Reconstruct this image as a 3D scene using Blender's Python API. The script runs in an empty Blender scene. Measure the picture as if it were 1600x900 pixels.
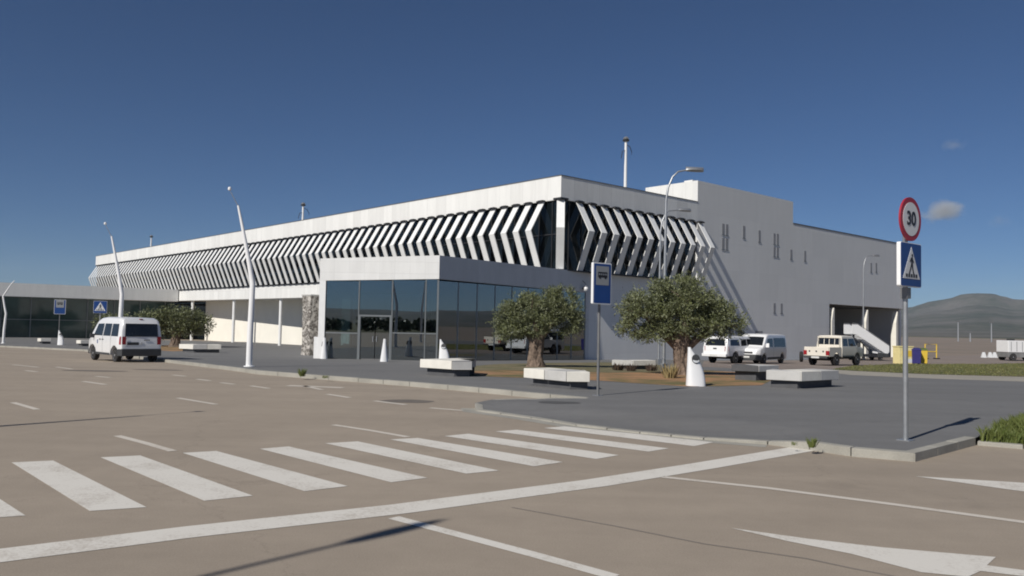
import bpy, bmesh, math, random
from mathutils import Vector, Matrix, noise
from mathutils.geometry import tessellate_polygon

random.seed(7)
R = math.radians
scene = bpy.context.scene
COL = scene.collection

# ------------------------------------------------------------------ helpers
def drop(y):
    """gentle fall of the site away from the road"""
    t = min(y, 72.0) - 26.0
    if t <= 0: return 0.0
    if t <= 4: return -.02 * t * t / 8
    return -.02 * (t - 2)

KNOTS = [26, 27, 28, 29, 30, 72]

class MB:
    def __init__(s):
        s.v = []; s.f = []; s.m = []
    def add(s, vs, fs, m=0):
        o = len(s.v); s.v += [tuple(p) for p in vs]
        s.f += [tuple(o + i for i in f) for f in fs]; s.m += [m] * len(fs)
    def hexa(s, p, m=0):
        s.add(p, [(3,2,1,0),(4,5,6,7),(0,1,5,4),(1,2,6,5),(2,3,7,6),(3,0,4,7)], m)
    def box(s, x0,y0,z0,x1,y1,z1, m=0):
        s.hexa([(x0,y0,z0),(x1,y0,z0),(x1,y1,z0),(x0,y1,z0),(x0,y0,z1),(x1,y0,z1),(x1,y1,z1),(x0,y1,z1)], m)
    def prism(s, poly, z0, z1, m=0):
        n = len(poly); a = [(x,y,z0) for x,y in poly]; b = [(x,y,z1) for x,y in poly]
        s.add(a+b, [tuple(range(n-1,-1,-1)), tuple(range(n,2*n))] + [(i,(i+1)%n,n+(i+1)%n,n+i) for i in range(n)], m)
    def extr(s, poly, vec, m=0):
        n = len(poly); vec = Vector(vec)
        a = [Vector(p) for p in poly]; b = [p+vec for p in a]
        s.add(a+b, [tuple(range(n-1,-1,-1)), tuple(range(n,2*n))] + [(i,(i+1)%n,n+(i+1)%n,n+i) for i in range(n)], m)
    def wall(s, a, b, za0, za1, zb0, zb1, th, m=0):
        """upright slab from a to b (xy); bottom/top heights at each end; thickness to the left of a->b"""
        a = Vector(a); b = Vector(b); d = (b-a).normalized(); n = Vector((-d.y, d.x))*th
        s.hexa([(a.x,a.y,za0),(b.x,b.y,zb0),(b.x+n.x,b.y+n.y,zb0),(a.x+n.x,a.y+n.y,za0),
                (a.x,a.y,za1),(b.x,b.y,zb1),(b.x+n.x,b.y+n.y,zb1),(a.x+n.x,a.y+n.y,za1)], m)
    def tube(s, pts, rad, n=10, m=0, cap=True, jit=0.0):
        pts = [Vector(p) for p in pts]
        if not isinstance(rad, (list, tuple)): rad = [rad]*len(pts)
        t0 = (pts[1]-pts[0]).normalized()
        up = Vector((0,0,1)) if abs(t0.z) < .9 else Vector((1,0,0))
        rows = []
        for i, p in enumerate(pts):
            t = ((pts[min(i+1,len(pts)-1)]-pts[max(i-1,0)])).normalized()
            x = t.cross(up).normalized(); y = t.cross(x).normalized()
            up = -y if False else up
            row = []
            for k in range(n):
                a = 2*math.pi*k/n
                r = rad[i]
                if jit: r *= 1 + jit*noise.noise(Vector((math.cos(a)*2, math.sin(a)*2, p.z*1.7+p.x*3)))
                row.append(p + x*math.cos(a)*r + y*math.sin(a)*r)
            rows.append(row)
        s.rows(rows, True, cap, m)
    def rows(s, rows, closed=True, cap=True, m=0):
        n = len(rows[0]); vs = [p for r in rows for p in r]; fs = []
        for i in range(len(rows)-1):
            for k in range(n if closed else n-1):
                a = i*n+k; b = i*n+(k+1)%n
                fs.append((a, b, b+n, a+n))
        if cap and closed:
            fs.append(tuple(range(n-1,-1,-1))); fs.append(tuple((len(rows)-1)*n+k for k in range(n)))
        s.add(vs, fs, m)
    def lathe(s, prof, n=20, axis='z', c=(0,0,0), m=0):
        rows = []
        for r, h in prof:
            row = []
            for k in range(n):
                a = 2*math.pi*k/n; x, y = r*math.cos(a), r*math.sin(a)
                p = (x, y, h) if axis == 'z' else ((x, h, y) if axis == 'y' else (h, x, y))
                row.append(Vector(c)+Vector(p))
            rows.append(row)
        s.rows(rows, True, True, m)
    def build(s, name, mats, parent=None, smooth=False, bevel=0, loc=None, rotz=0, fix=True):
        me = bpy.data.meshes.new(name); me.from_pydata(s.v, [], s.f)
        for mt in (mats if isinstance(mats, (list, tuple)) else [mats]): me.materials.append(mt)
        me.polygons.foreach_set('material_index', s.m)
        if fix:
            bm = bmesh.new(); bm.from_mesh(me); bmesh.ops.recalc_face_normals(bm, faces=bm.faces); bm.to_mesh(me); bm.free()
        me.update()
        if smooth:
            me.shade_smooth(); me.set_sharp_from_angle(angle=R(38))
        o = bpy.data.objects.new(name, me); COL.objects.link(o)
        if parent: o.parent = parent
        if loc: o.location = loc
        o.rotation_euler.z = rotz
        if bevel:
            b = o.modifiers.new('bevel', 'BEVEL'); b.width = bevel; b.segments = 2; b.limit_method = 'ANGLE'; b.angle_limit = R(40)
        return o

def tag(o, label=None, cat=None, group=None, kind=None):
    if label: o['label'] = label
    if cat: o['category'] = cat
    if group: o['group'] = group
    if kind: o['kind'] = kind
    return o

def thing(name, label, cat, loc=(0,0,0), rotz=0.0, group=None):
    o = bpy.data.objects.new(name, None); COL.objects.link(o)
    o.location = loc; o.rotation_euler = (0,0,rotz); o.empty_display_size = .3
    return tag(o, label, cat, group)

def copy_tree(o, parent=None):
    c = o.copy(); COL.objects.link(c)
    if parent: c.parent = parent
    for ch in list(o.children): copy_tree(ch, c)
    return c

def ground_z(y, k=0.0): return drop(y) + k

def sheet(name, poly, k, mat, kind='structure', cuts=()):
    """flat polygon laid over the falling ground, k above it"""
    bm = bmesh.new()
    vv = [bm.verts.new((x, y, 0)) for x, y in poly]
    for tri in tessellate_polygon([[Vector((x, y, 0)) for x, y in poly]]): bm.faces.new([vv[i] for i in tri])
    for yk in KNOTS:
        bmesh.ops.bisect_plane(bm, geom=bm.verts[:]+bm.edges[:]+bm.faces[:], plane_co=(0,yk,0), plane_no=(0,1,0))
    for co_, no_ in cuts:
        bmesh.ops.bisect_plane(bm, geom=bm.verts[:]+bm.edges[:]+bm.faces[:], plane_co=co_, plane_no=no_)
    for v in bm.verts: v.co.z = drop(v.co.y) + (k(v.co.x, v.co.y) if callable(k) else k)
    bmesh.ops.recalc_face_normals(bm, faces=bm.faces)
    for f in bm.faces:
        if f.normal.z < 0: f.normal_flip()
    me = bpy.data.meshes.new(name); bm.to_mesh(me); bm.free(); me.materials.append(mat)
    o = bpy.data.objects.new(name, me); COL.objects.link(o)
    return tag(o, kind=kind)

def strip(name, pts, w, k, mat):
    """painted line of width w along a polyline"""
    L, Rr = [], []
    P = [Vector(p) for p in pts]
    for i, p in enumerate(P):
        d = (P[min(i+1,len(P)-1)]-P[max(i-1,0)]).normalized(); n = Vector((-d.y, d.x))*w/2
        L.append(tuple(p+n)); Rr.append(tuple(p-n))
    return sheet(name, L+Rr[::-1], k, mat)

# ------------------------------------------------------------------ materials
def newmat(name):
    m = bpy.data.materials.new(name); m.use_nodes = True
    nt = m.node_tree; b = nt.nodes['Principled BSDF']
    return m, nt, b

def N(nt, t, **kw):
    n = nt.nodes.new(t)
    for k, v in kw.items():
        if k in n.inputs: n.inputs[k].default_value = v
        else: setattr(n, k, v)
    return n

def mat(name, col, rough=.6, metal=0., var=.10, scale=2.0, fine=0., finescale=60., bump=0., coat=0., spec=.5, world=False, tint=None):
    """plain surface with broad mottling (var) and optional fine grain / bump"""
    m, nt, b = newmat(name); L = nt.links.new
    b.inputs['Roughness'].default_value = rough; b.inputs['Metallic'].default_value = metal
    b.inputs['Coat Weight'].default_value = coat; b.inputs['Coat Roughness'].default_value = .06
    b.inputs['Specular IOR Level'].default_value = spec
    co = N(nt, 'ShaderNodeNewGeometry') if world else N(nt, 'ShaderNodeTexCoord')
    src = co.outputs['Position'] if world else co.outputs['Object']
    n1 = N(nt, 'ShaderNodeTexNoise', Scale=scale, Detail=5.0, Roughness=.6); L(src, n1.inputs['Vector'])
    mr = N(nt, 'ShaderNodeMapRange'); mr.inputs[1].default_value = .3; mr.inputs[2].default_value = .7
    mr.inputs[3].default_value = 0; mr.inputs[4].default_value = 1; L(n1.outputs[0], mr.inputs[0])
    mx = N(nt, 'ShaderNodeMix', data_type='RGBA')
    lo = [c*(1-var) for c in col]; hi = [min(1, c*(1+var)) for c in col]
    if tint: lo = list(tint)
    mx.inputs[6].default_value = (*lo, 1); mx.inputs[7].default_value = (*hi, 1)
    L(mr.outputs[0], mx.inputs[0]); out = mx.outputs[2]
    if fine:
        n2 = N(nt, 'ShaderNodeTexNoise', Scale=finescale, Detail=3.0, Roughness=.7); L(src, n2.inputs['Vector'])
        m2 = N(nt, 'ShaderNodeMapRange'); m2.inputs[1].default_value = .25; m2.inputs[2].default_value = .75
        m2.inputs[3].default_value = 1-fine; m2.inputs[4].default_value = 1+fine; L(n2.outputs[0], m2.inputs[0])
        vm = N(nt, 'ShaderNodeVectorMath', operation='SCALE'); L(out, vm.inputs[0]); L(m2.outputs[0], vm.inputs['Scale']); out = vm.outputs[0]
        if bump:
            bp = N(nt, 'ShaderNodeBump', Strength=bump, Distance=.01); L(n2.outputs[0], bp.inputs['Height']); L(bp.outputs[0], b.inputs['Normal'])
    L(out, b.inputs['Base Color'])
    return m

def panel_mat(name, col, w=1.25, h=.9, mortar=.012, dark=.6, var=.05, axis=None, rough=.55, off=0.0, streak=.10):
    """cladding panels with thin joints; u = x + y, v = z in object space"""
    m, nt, b = newmat(name); L = nt.links.new
    b.inputs['Roughness'].default_value = rough
    tc = N(nt, 'ShaderNodeTexCoord'); sx = N(nt, 'ShaderNodeSeparateXYZ'); L(tc.outputs['Object'], sx.inputs[0])
    if axis:
        d = N(nt, 'ShaderNodeVectorMath', operation='DOT_PRODUCT'); L(tc.outputs['Object'], d.inputs[0]); d.inputs[1].default_value = (*axis, 0); u = d.outputs['Value']
    else:
        ad = N(nt, 'ShaderNodeMath', operation='ADD'); L(sx.outputs[0], ad.inputs[0]); L(sx.outputs[1], ad.inputs[1]); u = ad.outputs[0]
    az = N(nt, 'ShaderNodeMath', operation='ADD'); L(sx.outputs[2], az.inputs[0]); az.inputs[1].default_value = off
    cx = N(nt, 'ShaderNodeCombineXYZ'); L(u, cx.inputs[0]); L(az.outputs[0], cx.inputs[1])
    br = N(nt, 'ShaderNodeTexBrick', offset=0.0, squash=1.0)
    br.inputs['Scale'].default_value = 1; br.inputs['Mortar Size'].default_value = mortar; br.inputs['Mortar Smooth'].default_value = .3
    br.inputs['Brick Width'].default_value = w; br.inputs['Row Height'].default_value = h
    br.inputs['Color1'].default_value = (*[c*(1-var) for c in col], 1); br.inputs['Color2'].default_value = (*[min(1,c*(1+var)) for c in col], 1)
    br.inputs['Mortar'].default_value = (*[c*dark for c in col], 1); L(cx.outputs[0], br.inputs['Vector'])
    # faint run-off streaks below the top edge and mottling
    n1 = N(nt, 'ShaderNodeTexNoise', Scale=1.0, Detail=5.0, Roughness=.65)
    mp = N(nt, 'ShaderNodeMapping'); mp.inputs['Scale'].default_value = (1.6,1.6,.25); L(tc.outputs['Object'], mp.inputs[0]); L(mp.outputs[0], n1.inputs['Vector'])
    mr = N(nt, 'ShaderNodeMapRange'); mr.inputs[1].default_value = .3; mr.inputs[2].default_value = .75; mr.inputs[3].default_value = 1+streak*.4; mr.inputs[4].default_value = 1-streak; L(n1.outputs[0], mr.inputs[0])
    vm = N(nt, 'ShaderNodeVectorMath', operation='SCALE'); L(br.outputs['Color'], vm.inputs[0]); L(mr.outputs[0], vm.inputs['Scale'])
    L(vm.outputs[0], b.inputs['Base Color'])
    return m

def glass_mat(name, tint, refl=.06, rough=.01):
    """see-through tinted pane that mirrors more at a slant"""
    m, nt, b = newmat(name); L = nt.links.new; nt.nodes.remove(b)
    out = nt.nodes['Material Output']
    tr = N(nt, 'ShaderNodeBsdfTransparent', Color=(*tint, 1)); gl = N(nt, 'ShaderNodeBsdfGlossy', Color=(.9,.96,1,1), Roughness=rough)
    fr = N(nt, 'ShaderNodeFresnel', IOR=1.5); ad = N(nt, 'ShaderNodeMath', operation='MULTIPLY_ADD', use_clamp=True)
    L(fr.outputs[0], ad.inputs[0]); ad.inputs[1].default_value = 1.0; ad.inputs[2].default_value = refl
    n1 = N(nt, 'ShaderNodeTexNoise', Scale=.6, Detail=1.0); tc = N(nt, 'ShaderNodeTexCoord'); L(tc.outputs['Object'], n1.inputs['Vector'])
    bp = N(nt, 'ShaderNodeBump', Strength=.04, Distance=.02); L(n1.outputs[0], bp.inputs['Height']); L(bp.outputs[0], gl.inputs['Normal'])
    mx = N(nt, 'ShaderNodeMixShader'); L(ad.outputs[0], mx.inputs[0]); L(tr.outputs[0], mx.inputs[1]); L(gl.outputs[0], mx.inputs[2]); L(mx.outputs[0], out.inputs[0])
    return m

def leaf_mat(name, c1, c2, rough=.55, back=None):
    m, nt, b = newmat(name); L = nt.links.new
    g = N(nt, 'ShaderNodeNewGeometry'); mx = N(nt, 'ShaderNodeMix', data_type='RGBA')
    mx.inputs[6].default_value = (*c1, 1); mx.inputs[7].default_value = (*c2, 1)
    n1 = N(nt, 'ShaderNodeTexNoise', Scale=1.6, Detail=2.0); tc = N(nt, 'ShaderNodeTexCoord'); L(tc.outputs['Object'], n1.inputs['Vector'])
    ad = N(nt, 'ShaderNodeMath', operation='MULTIPLY_ADD', use_clamp=True); L(g.outputs['Random Per Island'], ad.inputs[0]); ad.inputs[1].default_value = .6
    sb = N(nt, 'ShaderNodeMath', operation='MULTIPLY_ADD'); L(n1.outputs[0], sb.inputs[0]); sb.inputs[1].default_value = 1.6; sb.inputs[2].default_value = -.6
    L(sb.outputs[0], ad.inputs[2]); L(ad.outputs[0], mx.inputs[0]); L(mx.outputs[2], b.inputs['Base Color'])
    if back:      # silvery underside
        m2 = N(nt, 'ShaderNodeMix', data_type='RGBA'); L(g.outputs['Backfacing'], m2.inputs[0]); L(mx.outputs[2], m2.inputs[6]); m2.inputs[7].default_value = (*back, 1); L(m2.outputs[2], b.inputs['Base Color'])
    b.inputs['Roughness'].default_value = rough; b.inputs['Specular IOR Level'].default_value = .35
    return m

def worn_paint(name, col, under):
    m, nt, b = newmat(name); L = nt.links.new
    g = N(nt, 'ShaderNodeNewGeometry')
    n1 = N(nt, 'ShaderNodeTexNoise', Scale=1.3, Detail=8.0, Roughness=.75); L(g.outputs['Position'], n1.inputs['Vector'])
    n2 = N(nt, 'ShaderNodeTexNoise', Scale=26.0, Detail=4.0, Roughness=.75); L(g.outputs['Position'], n2.inputs['Vector'])
    ad = N(nt, 'ShaderNodeMath', operation='MULTIPLY_ADD'); L(n2.outputs[0], ad.inputs[0]); ad.inputs[1].default_value = .8; L(n1.outputs[0], ad.inputs[2])
    mr = N(nt, 'ShaderNodeMapRange'); mr.inputs[1].default_value = .90; mr.inputs[2].default_value = 1.18; mr.inputs[3].default_value = .05; mr.inputs[4].default_value = .66; L(ad.outputs[0], mr.inputs[0])
    mx = N(nt, 'ShaderNodeMix', data_type='RGBA'); mx.inputs[6].default_value = (*col,1); mx.inputs[7].default_value = (*under,1)
    L(mr.outputs[0], mx.inputs[0]); L(mx.outputs[2], b.inputs['Base Color']); b.inputs['Roughness'].default_value = .75
    return m

ROADC = (.330,.278,.222)
def asphalt(name, col, patch=.07, grain=.16, gs=70., tracks=True):
    m, nt, b = newmat(name); L = nt.links.new
    g = N(nt, 'ShaderNodeNewGeometry'); P = g.outputs['Position']
    n0 = N(nt, 'ShaderNodeTexNoise', Scale=.16, Detail=5.0, Roughness=.6, Distortion=.6); L(P, n0.inputs['Vector'])
    n1 = N(nt, 'ShaderNodeTexNoise', Scale=gs, Detail=3.0, Roughness=.7); L(P, n1.inputs['Vector'])
    n2 = N(nt, 'ShaderNodeTexNoise', Scale=2.2, Detail=6.0, Roughness=.7); L(P, n2.inputs['Vector'])
    def mrange(s, a, c_, lo, hi):
        q = N(nt, 'ShaderNodeMapRange'); q.inputs[1].default_value=a; q.inputs[2].default_value=c_; q.inputs[3].default_value=lo; q.inputs[4].default_value=hi; L(s, q.inputs[0]); return q.outputs[0]
    a = mrange(n0.outputs[0], .3, .7, 1-patch, 1+patch); c = mrange(n1.outputs[0], .25, .75, 1-grain, 1+grain); d = mrange(n2.outputs[0], .3, .7, .95, 1.05)
    if tracks:
        mp = N(nt, 'ShaderNodeMapping'); mp.inputs['Rotation'].default_value = (0,0,R(46)); mp.inputs['Scale'].default_value = (.07,.9,1)
        L(P, mp.inputs[0]); n4 = N(nt, 'ShaderNodeTexNoise', Scale=1.0, Detail=4.0, Roughness=.6); L(mp.outputs[0], n4.inputs['Vector'])
        tr = mrange(n4.outputs[0], .35, .68, 1.05, .92)
        vo = N(nt, 'ShaderNodeTexVoronoi', feature='DISTANCE_TO_EDGE', Scale=.16); ds = N(nt, 'ShaderNodeTexNoise', Scale=.9, Detail=6.0, Roughness=.7); L(P, ds.inputs['Vector'])
        dm = N(nt, 'ShaderNodeVectorMath', operation='MULTIPLY_ADD'); L(ds.outputs[1], dm.inputs[0]); dm.inputs[1].default_value = (1.6,1.6,0); L(P, dm.inputs[2]); L(dm.outputs[0], vo.inputs['Vector'])
        ck = mrange(vo.outputs['Distance'], .0, .003, .86, 1.0)
        n5 = N(nt, 'ShaderNodeTexNoise', Scale=.35, Detail=7.0, Roughness=.7, Distortion=.4); L(P, n5.inputs['Vector']); st = mrange(n5.outputs[0], .60, .74, 1.0, .84)
        for q in (tr, ck, st):
            mm = N(nt, 'ShaderNodeMath', operation='MULTIPLY'); L(a, mm.inputs[0]); L(q, mm.inputs[1]); a = mm.outputs[0]
    m1 = N(nt, 'ShaderNodeMath', operation='MULTIPLY'); L(a, m1.inputs[0]); L(c, m1.inputs[1])
    m2 = N(nt, 'ShaderNodeMath', operation='MULTIPLY'); L(m1.outputs[0], m2.inputs[0]); L(d, m2.inputs[1])
    vm = N(nt, 'ShaderNodeVectorMath', operation='SCALE'); vm.inputs[0].default_value = col; L(m2.outputs[0], vm.inputs['Scale'])
    L(vm.outputs[0], b.inputs['Base Color']); b.inputs['Roughness'].default_value = .85; b.inputs['Specular IOR Level'].default_value = .3
    bp = N(nt, 'ShaderNodeBump', Strength=.35, Distance=.006); L(n1.outputs[0], bp.inputs['Height']); L(bp.outputs[0], b.inputs['Normal'])
    return m

def two_tone(name, c1, c2, scale, lo=.42, hi=.58, fine=.2, fs=20., rough=.9, c3=None, s3=.02):
    """ground cover of two mixed colours (and a third in large patches)"""
    m, nt, b = newmat(name); L = nt.links.new
    g = N(nt, 'ShaderNodeNewGeometry'); P = g.outputs['Position']
    n1 = N(nt, 'ShaderNodeTexNoise', Scale=scale, Detail=7.0, Roughness=.7); L(P, n1.inputs['Vector'])
    mr = N(nt, 'ShaderNodeMapRange'); mr.inputs[1].default_value = lo; mr.inputs[2].default_value = hi; L(n1.outputs[0], mr.inputs[0])
    mx = N(nt, 'ShaderNodeMix', data_type='RGBA'); mx.inputs[6].default_value = (*c1,1); mx.inputs[7].default_value = (*c2,1); L(mr.outputs[0], mx.inputs[0]); out = mx.outputs[2]
    if c3:
        n3 = N(nt, 'ShaderNodeTexNoise', Scale=s3, Detail=6.0, Roughness=.6); L(P, n3.inputs['Vector'])
        m3 = N(nt, 'ShaderNodeMapRange'); m3.inputs[1].default_value = .45; m3.inputs[2].default_value = .6; L(n3.outputs[0], m3.inputs[0])
        x3 = N(nt, 'ShaderNodeMix', data_type='RGBA'); L(m3.outputs[0], x3.inputs[0]); L(out, x3.inputs[6]); x3.inputs[7].default_value = (*c3,1); out = x3.outputs[2]
    n2 = N(nt, 'ShaderNodeTexNoise', Scale=fs, Detail=4.0, Roughness=.75); L(P, n2.inputs['Vector'])
    m2 = N(nt, 'ShaderNodeMapRange'); m2.inputs[1].default_value=.25; m2.inputs[2].default_value=.75; m2.inputs[3].default_value=1-fine; m2.inputs[4].default_value=1+fine; L(n2.outputs[0], m2.inputs[0])
    vm = N(nt, 'ShaderNodeVectorMath', operation='SCALE'); L(out, vm.inputs[0]); L(m2.outputs[0], vm.inputs['Scale']); L(vm.outputs[0], b.inputs['Base Color'])
    b.inputs['Roughness'].default_value = rough; b.inputs['Specular IOR Level'].default_value = .2
    return m

M = {}
M['road'] = asphalt('road_asphalt', ROADC)
M['plaza'] = asphalt('plaza_asphalt', (.166,.165,.164), .06, .14)
M['patch'] = asphalt('stained_asphalt', (.17,.15,.13), .2, .2)
M['joint'] = asphalt('sealed_joint', (.21,.185,.16), .2, .2, tracks=False)
M['service'] = asphalt('service_asphalt', (.24,.20,.175), .1, .12)
M['apron'] = two_tone('airfield_ground', (.27,.22,.18), (.20,.17,.14), .05, .35, .65, .12, 2.)
M['stain'] = asphalt('stained_plaza', (.085,.085,.085), .2, .2, tracks=False)
M['path'] = asphalt('light_path', (.34,.315,.27), .08, .1)
M['kerb'] = mat('kerb_concrete', (.33,.315,.275), .85, var=.16, scale=1.5, fine=.12, finescale=40., bump=.3, world=True)
M['paint'] = worn_paint('road_paint', (.70,.67,.61), ROADC)
M['paint_thin'] = worn_paint('old_road_paint', (.62,.57,.50), ROADC)
M['field'] = two_tone('field_grass', (.10,.11,.05), (.16,.14,.075), .012, .4, .6, .25, .2)
M['hill'] = two_tone('hill_scrub', (.060,.068,.050), (.105,.10,.082), .008, .42, .58, .35, .03, c3=(.135,.125,.11), s3=.0022)
M['grass'] = two_tone('grass_ground', (.085,.10,.032), (.17,.14,.07), .45, .42, .62, .25, 18.)
M['dirt'] = two_tone('bed_dirt', (.40,.225,.12), (.30,.185,.105), 1.1, .4, .6, .2, 16., c3=(.15,.135,.065), s3=.35)
M['bedgrass'] = two_tone('bed_grass', (.13,.13,.07), (.22,.18,.115), .7, .4, .6, .25, 14.)
M['stripblade'] = leaf_mat('strip_grass_blade', (.080,.105,.03), (.20,.185,.075))
M['blade'] = leaf_mat('grass_blade', (.07,.10,.02), (.15,.17,.05))
M['olive'] = leaf_mat('olive_leaf', (.060,.070,.028), (.18,.20,.078), .5, (.17,.185,.105))
M['bark'] = mat('olive_bark', (.17,.125,.095), .9, var=.4, scale=6, fine=.4, finescale=16., bump=1.0)
M['panel'] = panel_mat('white_cladding', (.78,.775,.75), 1.25, 1.7, .010, .72)
M['pav_panel'] = panel_mat('hall_cladding', (.78,.775,.755), .9, .65, .010, .82, .03)
M['render_wall'] = panel_mat('side_cladding', (.74,.735,.72), 3.0, 2.2, .010, .86, .025, streak=.05)
M['cream_wall'] = mat('cream_render', (.80,.77,.69), .8, var=.04, scale=.6)
M['white'] = mat('white_metal', (.80,.80,.79), .4, var=.04, scale=3)
M['slat'] = mat('slat_metal', (.80,.80,.785), .45, var=.05, scale=1.2)
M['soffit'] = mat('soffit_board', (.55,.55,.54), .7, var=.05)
M['dark'] = mat('dark_metal', (.025,.025,.028), .5, var=.2)
M['coping'] = mat('dark_coping', (.10,.10,.10), .6, var=.1)
M['frame'] = mat('grey_aluminium', (.22,.235,.24), .4, .4, var=.06)
M['roofing'] = mat('roof_gravel', (.3,.29,.27), .9, var=.1)
M['glazing'] = mat('dark_glazing', (.006,.009,.011), .06, var=.3, scale=.4, spec=.28)
M['wing_glass'] = mat('green_glazing', (.050,.082,.074), .05, var=.5, scale=.25, spec=.4)
M['glass'] = glass_mat('tinted_glass', (.26,.37,.40), .20)
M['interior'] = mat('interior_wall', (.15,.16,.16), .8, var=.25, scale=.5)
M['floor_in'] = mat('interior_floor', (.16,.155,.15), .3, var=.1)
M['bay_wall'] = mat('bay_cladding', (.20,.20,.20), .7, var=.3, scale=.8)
M['steel'] = mat('galvanised_steel', (.42,.43,.44), .42, .7, var=.12, scale=6)
M['steel_dark'] = mat('dull_steel_post', (.22,.22,.22), .5, .5, var=.12, scale=6)
M['stone'] = mat('pale_stone', (.74,.71,.64), .8, var=.07, scale=3, fine=.05)
M['stone_g'] = mat('grey_stone', (.50,.49,.47), .8, var=.08, scale=3, fine=.06)
M['plinth'] = mat('dark_plinth', (.085,.085,.09), .8, var=.15, scale=3)
M['car'] = mat('white_car_paint', (.80,.80,.80), .3, var=.02, coat=.7)
M['car_cream'] = mat('cream_car_paint', (.74,.69,.60), .4, var=.05, scale=1.5, coat=.4)
M['carglass'] = mat('car_glass', (.012,.014,.016), .05, var=.3, spec=.6)
M['rubber'] = mat('tyre_rubber', (.022,.021,.021), .85, var=.2)
M['trim'] = mat('black_plastic', (.045,.047,.05), .6, var=.15)
M['rim'] = mat('wheel_steel', (.36,.36,.37), .4, .5, var=.1)
M['red'] = mat('red_lens', (.30,.015,.02), .25, var=.1)
M['amber'] = mat('amber_lens', (.6,.22,.03), .3)
M['lens'] = mat('clear_lens', (.62,.64,.66), .15, var=.05)
M['slit'] = mat('grey_shutter', (.30,.30,.31), .6, var=.1)
M['plate'] = mat('number_plate', (.62,.62,.60), .5)
M['sign_blue'] = mat('sign_blue', (.008,.052,.215), .45, var=.04)
M['sign_white'] = mat('sign_white', (.68,.69,.70), .5, var=.03)
M['sign_grey'] = mat('sign_panel_grey', (.27,.28,.29), .5, var=.04)
M['sign_red'] = mat('sign_red', (.33,.016,.035), .5, var=.04)
M['sign_black'] = mat('sign_black', (.012,.012,.016), .5, var=.1)
M['sign_back'] = mat('sign_white_edge', (.82,.82,.82), .5, var=.03)
M['yellow'] = mat('yellow_plastic', (.72,.50,.06), .5, var=.08)
M['lightyellow'] = mat('faded_yellow_panel', (.76,.66,.32), .5, var=.1, scale=4)
M['navy'] = mat('navy_plastic', (.035,.03,.16), .5, var=.1)
M['green'] = mat('green_plastic', (.12,.16,.04), .5, var=.2)
M['lampwhite'] = mat('lamp_white_paint', (.82,.82,.82), .35, var=.03)
M['dry'] = leaf_mat('dry_grass', (.22,.17,.08), (.34,.27,.13)); M['shrub'] = leaf_mat('shrub_leaf', (.05,.03,.025), (.10,.07,.05))

# ------------------------------------------------------------------ light, sky, camera
SUN_AZ, SUN_EL = R(50), R(38)           # direction the light travels (from +x), height of the sun
w = bpy.data.worlds.new('World'); scene.world = w; w.use_nodes = True
nt = w.node_tree; bg = nt.nodes['Background']
sky = nt.nodes.new('ShaderNodeTexSky'); sky.sky_type = 'NISHITA'; sky.sun_disc = False
sky.sun_elevation = SUN_EL
sky.sun_rotation = math.atan2(-math.cos(SUN_AZ), -math.sin(SUN_AZ)) % (2*math.pi)
sky.altitude = 2500; sky.air_density = 1.0; sky.dust_density = .0; sky.ozone_density = 10.0
nt.links.new(sky.outputs[0], bg.inputs[0]); bg.inputs[1].default_value = .050
sl = bpy.data.lights.new('sun', 'SUN'); sl.energy = 4.4; sl.angle = R(.53); sl.color = (1, .955, .88)
so = bpy.data.objects.new('sun', sl); COL.objects.link(so)
ld = Vector((math.cos(SUN_AZ)*math.cos(SUN_EL), math.sin(SUN_AZ)*math.cos(SUN_EL), -math.sin(SUN_EL)))
so.rotation_euler = ld.to_track_quat('-Z', 'Y').to_euler(); so.location = (-20,-25,40)
cam = bpy.data.cameras.new('camera'); co = bpy.data.objects.new('camera', cam); COL.objects.link(co)
cam.sensor_width = 36; cam.lens = 1278.2/1600*36; cam.clip_end = 30000; cam.clip_start = .1
pt, rl = .0462, .0203
fw = Vector((0, math.cos(pt), math.sin(pt))); u0 = Vector((0, -math.sin(pt), math.cos(pt))); r0 = Vector((1,0,0))
rt = r0*math.cos(rl)+u0*math.sin(rl); up = -r0*math.sin(rl)+u0*math.cos(rl)
mw = Matrix((rt, up, -fw)).transposed().to_4x4(); mw.translation = (0,0,1.7555)
co.matrix_world = mw; scene.camera = co
vs = scene.view_settings; vs.view_transform = 'Standard'; vs.look = 'None'; vs.exposure = 0; vs.gamma = 1; vs.use_curve_mapping = False
scene.render.resolution_x = 1024; scene.render.resolution_y = 576
scene.render.engine = 'CYCLES'; scene.cycles.filter_width = 1.9; scene.cycles.max_bounces = 8; scene.cycles.transparent_max_bounces = 12

# ------------------------------------------------------------------ ground, road, plaza
def big_ground():
    ys = [-9000,-400,0]+KNOTS+[75,200,800,9000]; xs = [-9000,-300,0,300,9000]
    mb = MB(); mb.rows([[(x,y,drop(y)-.08) for x in xs] for y in ys], False, False)
    tag(mb.build('ground', M['field'], fix=False), kind='structure')
big_ground()
AIR = [(-600,75),(900,75),(900,720),(-600,760)]
sheet('airfield_ground', AIR, -.05, M['apron'])
sheet('airfield_ground', [(34,32),(160,32),(300,75),(34,75)], -.05, M['apron'])
ROAD = [(-160,-60),(70,-60),(70,33),(90,74.8),(-160,74.8)]
sheet('road', ROAD, 0.0, M['road'])
sheet('road', [(-160,74.9),(-30,74.9),(-30,170),(-160,170)], 0.0, M['road'])

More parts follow.
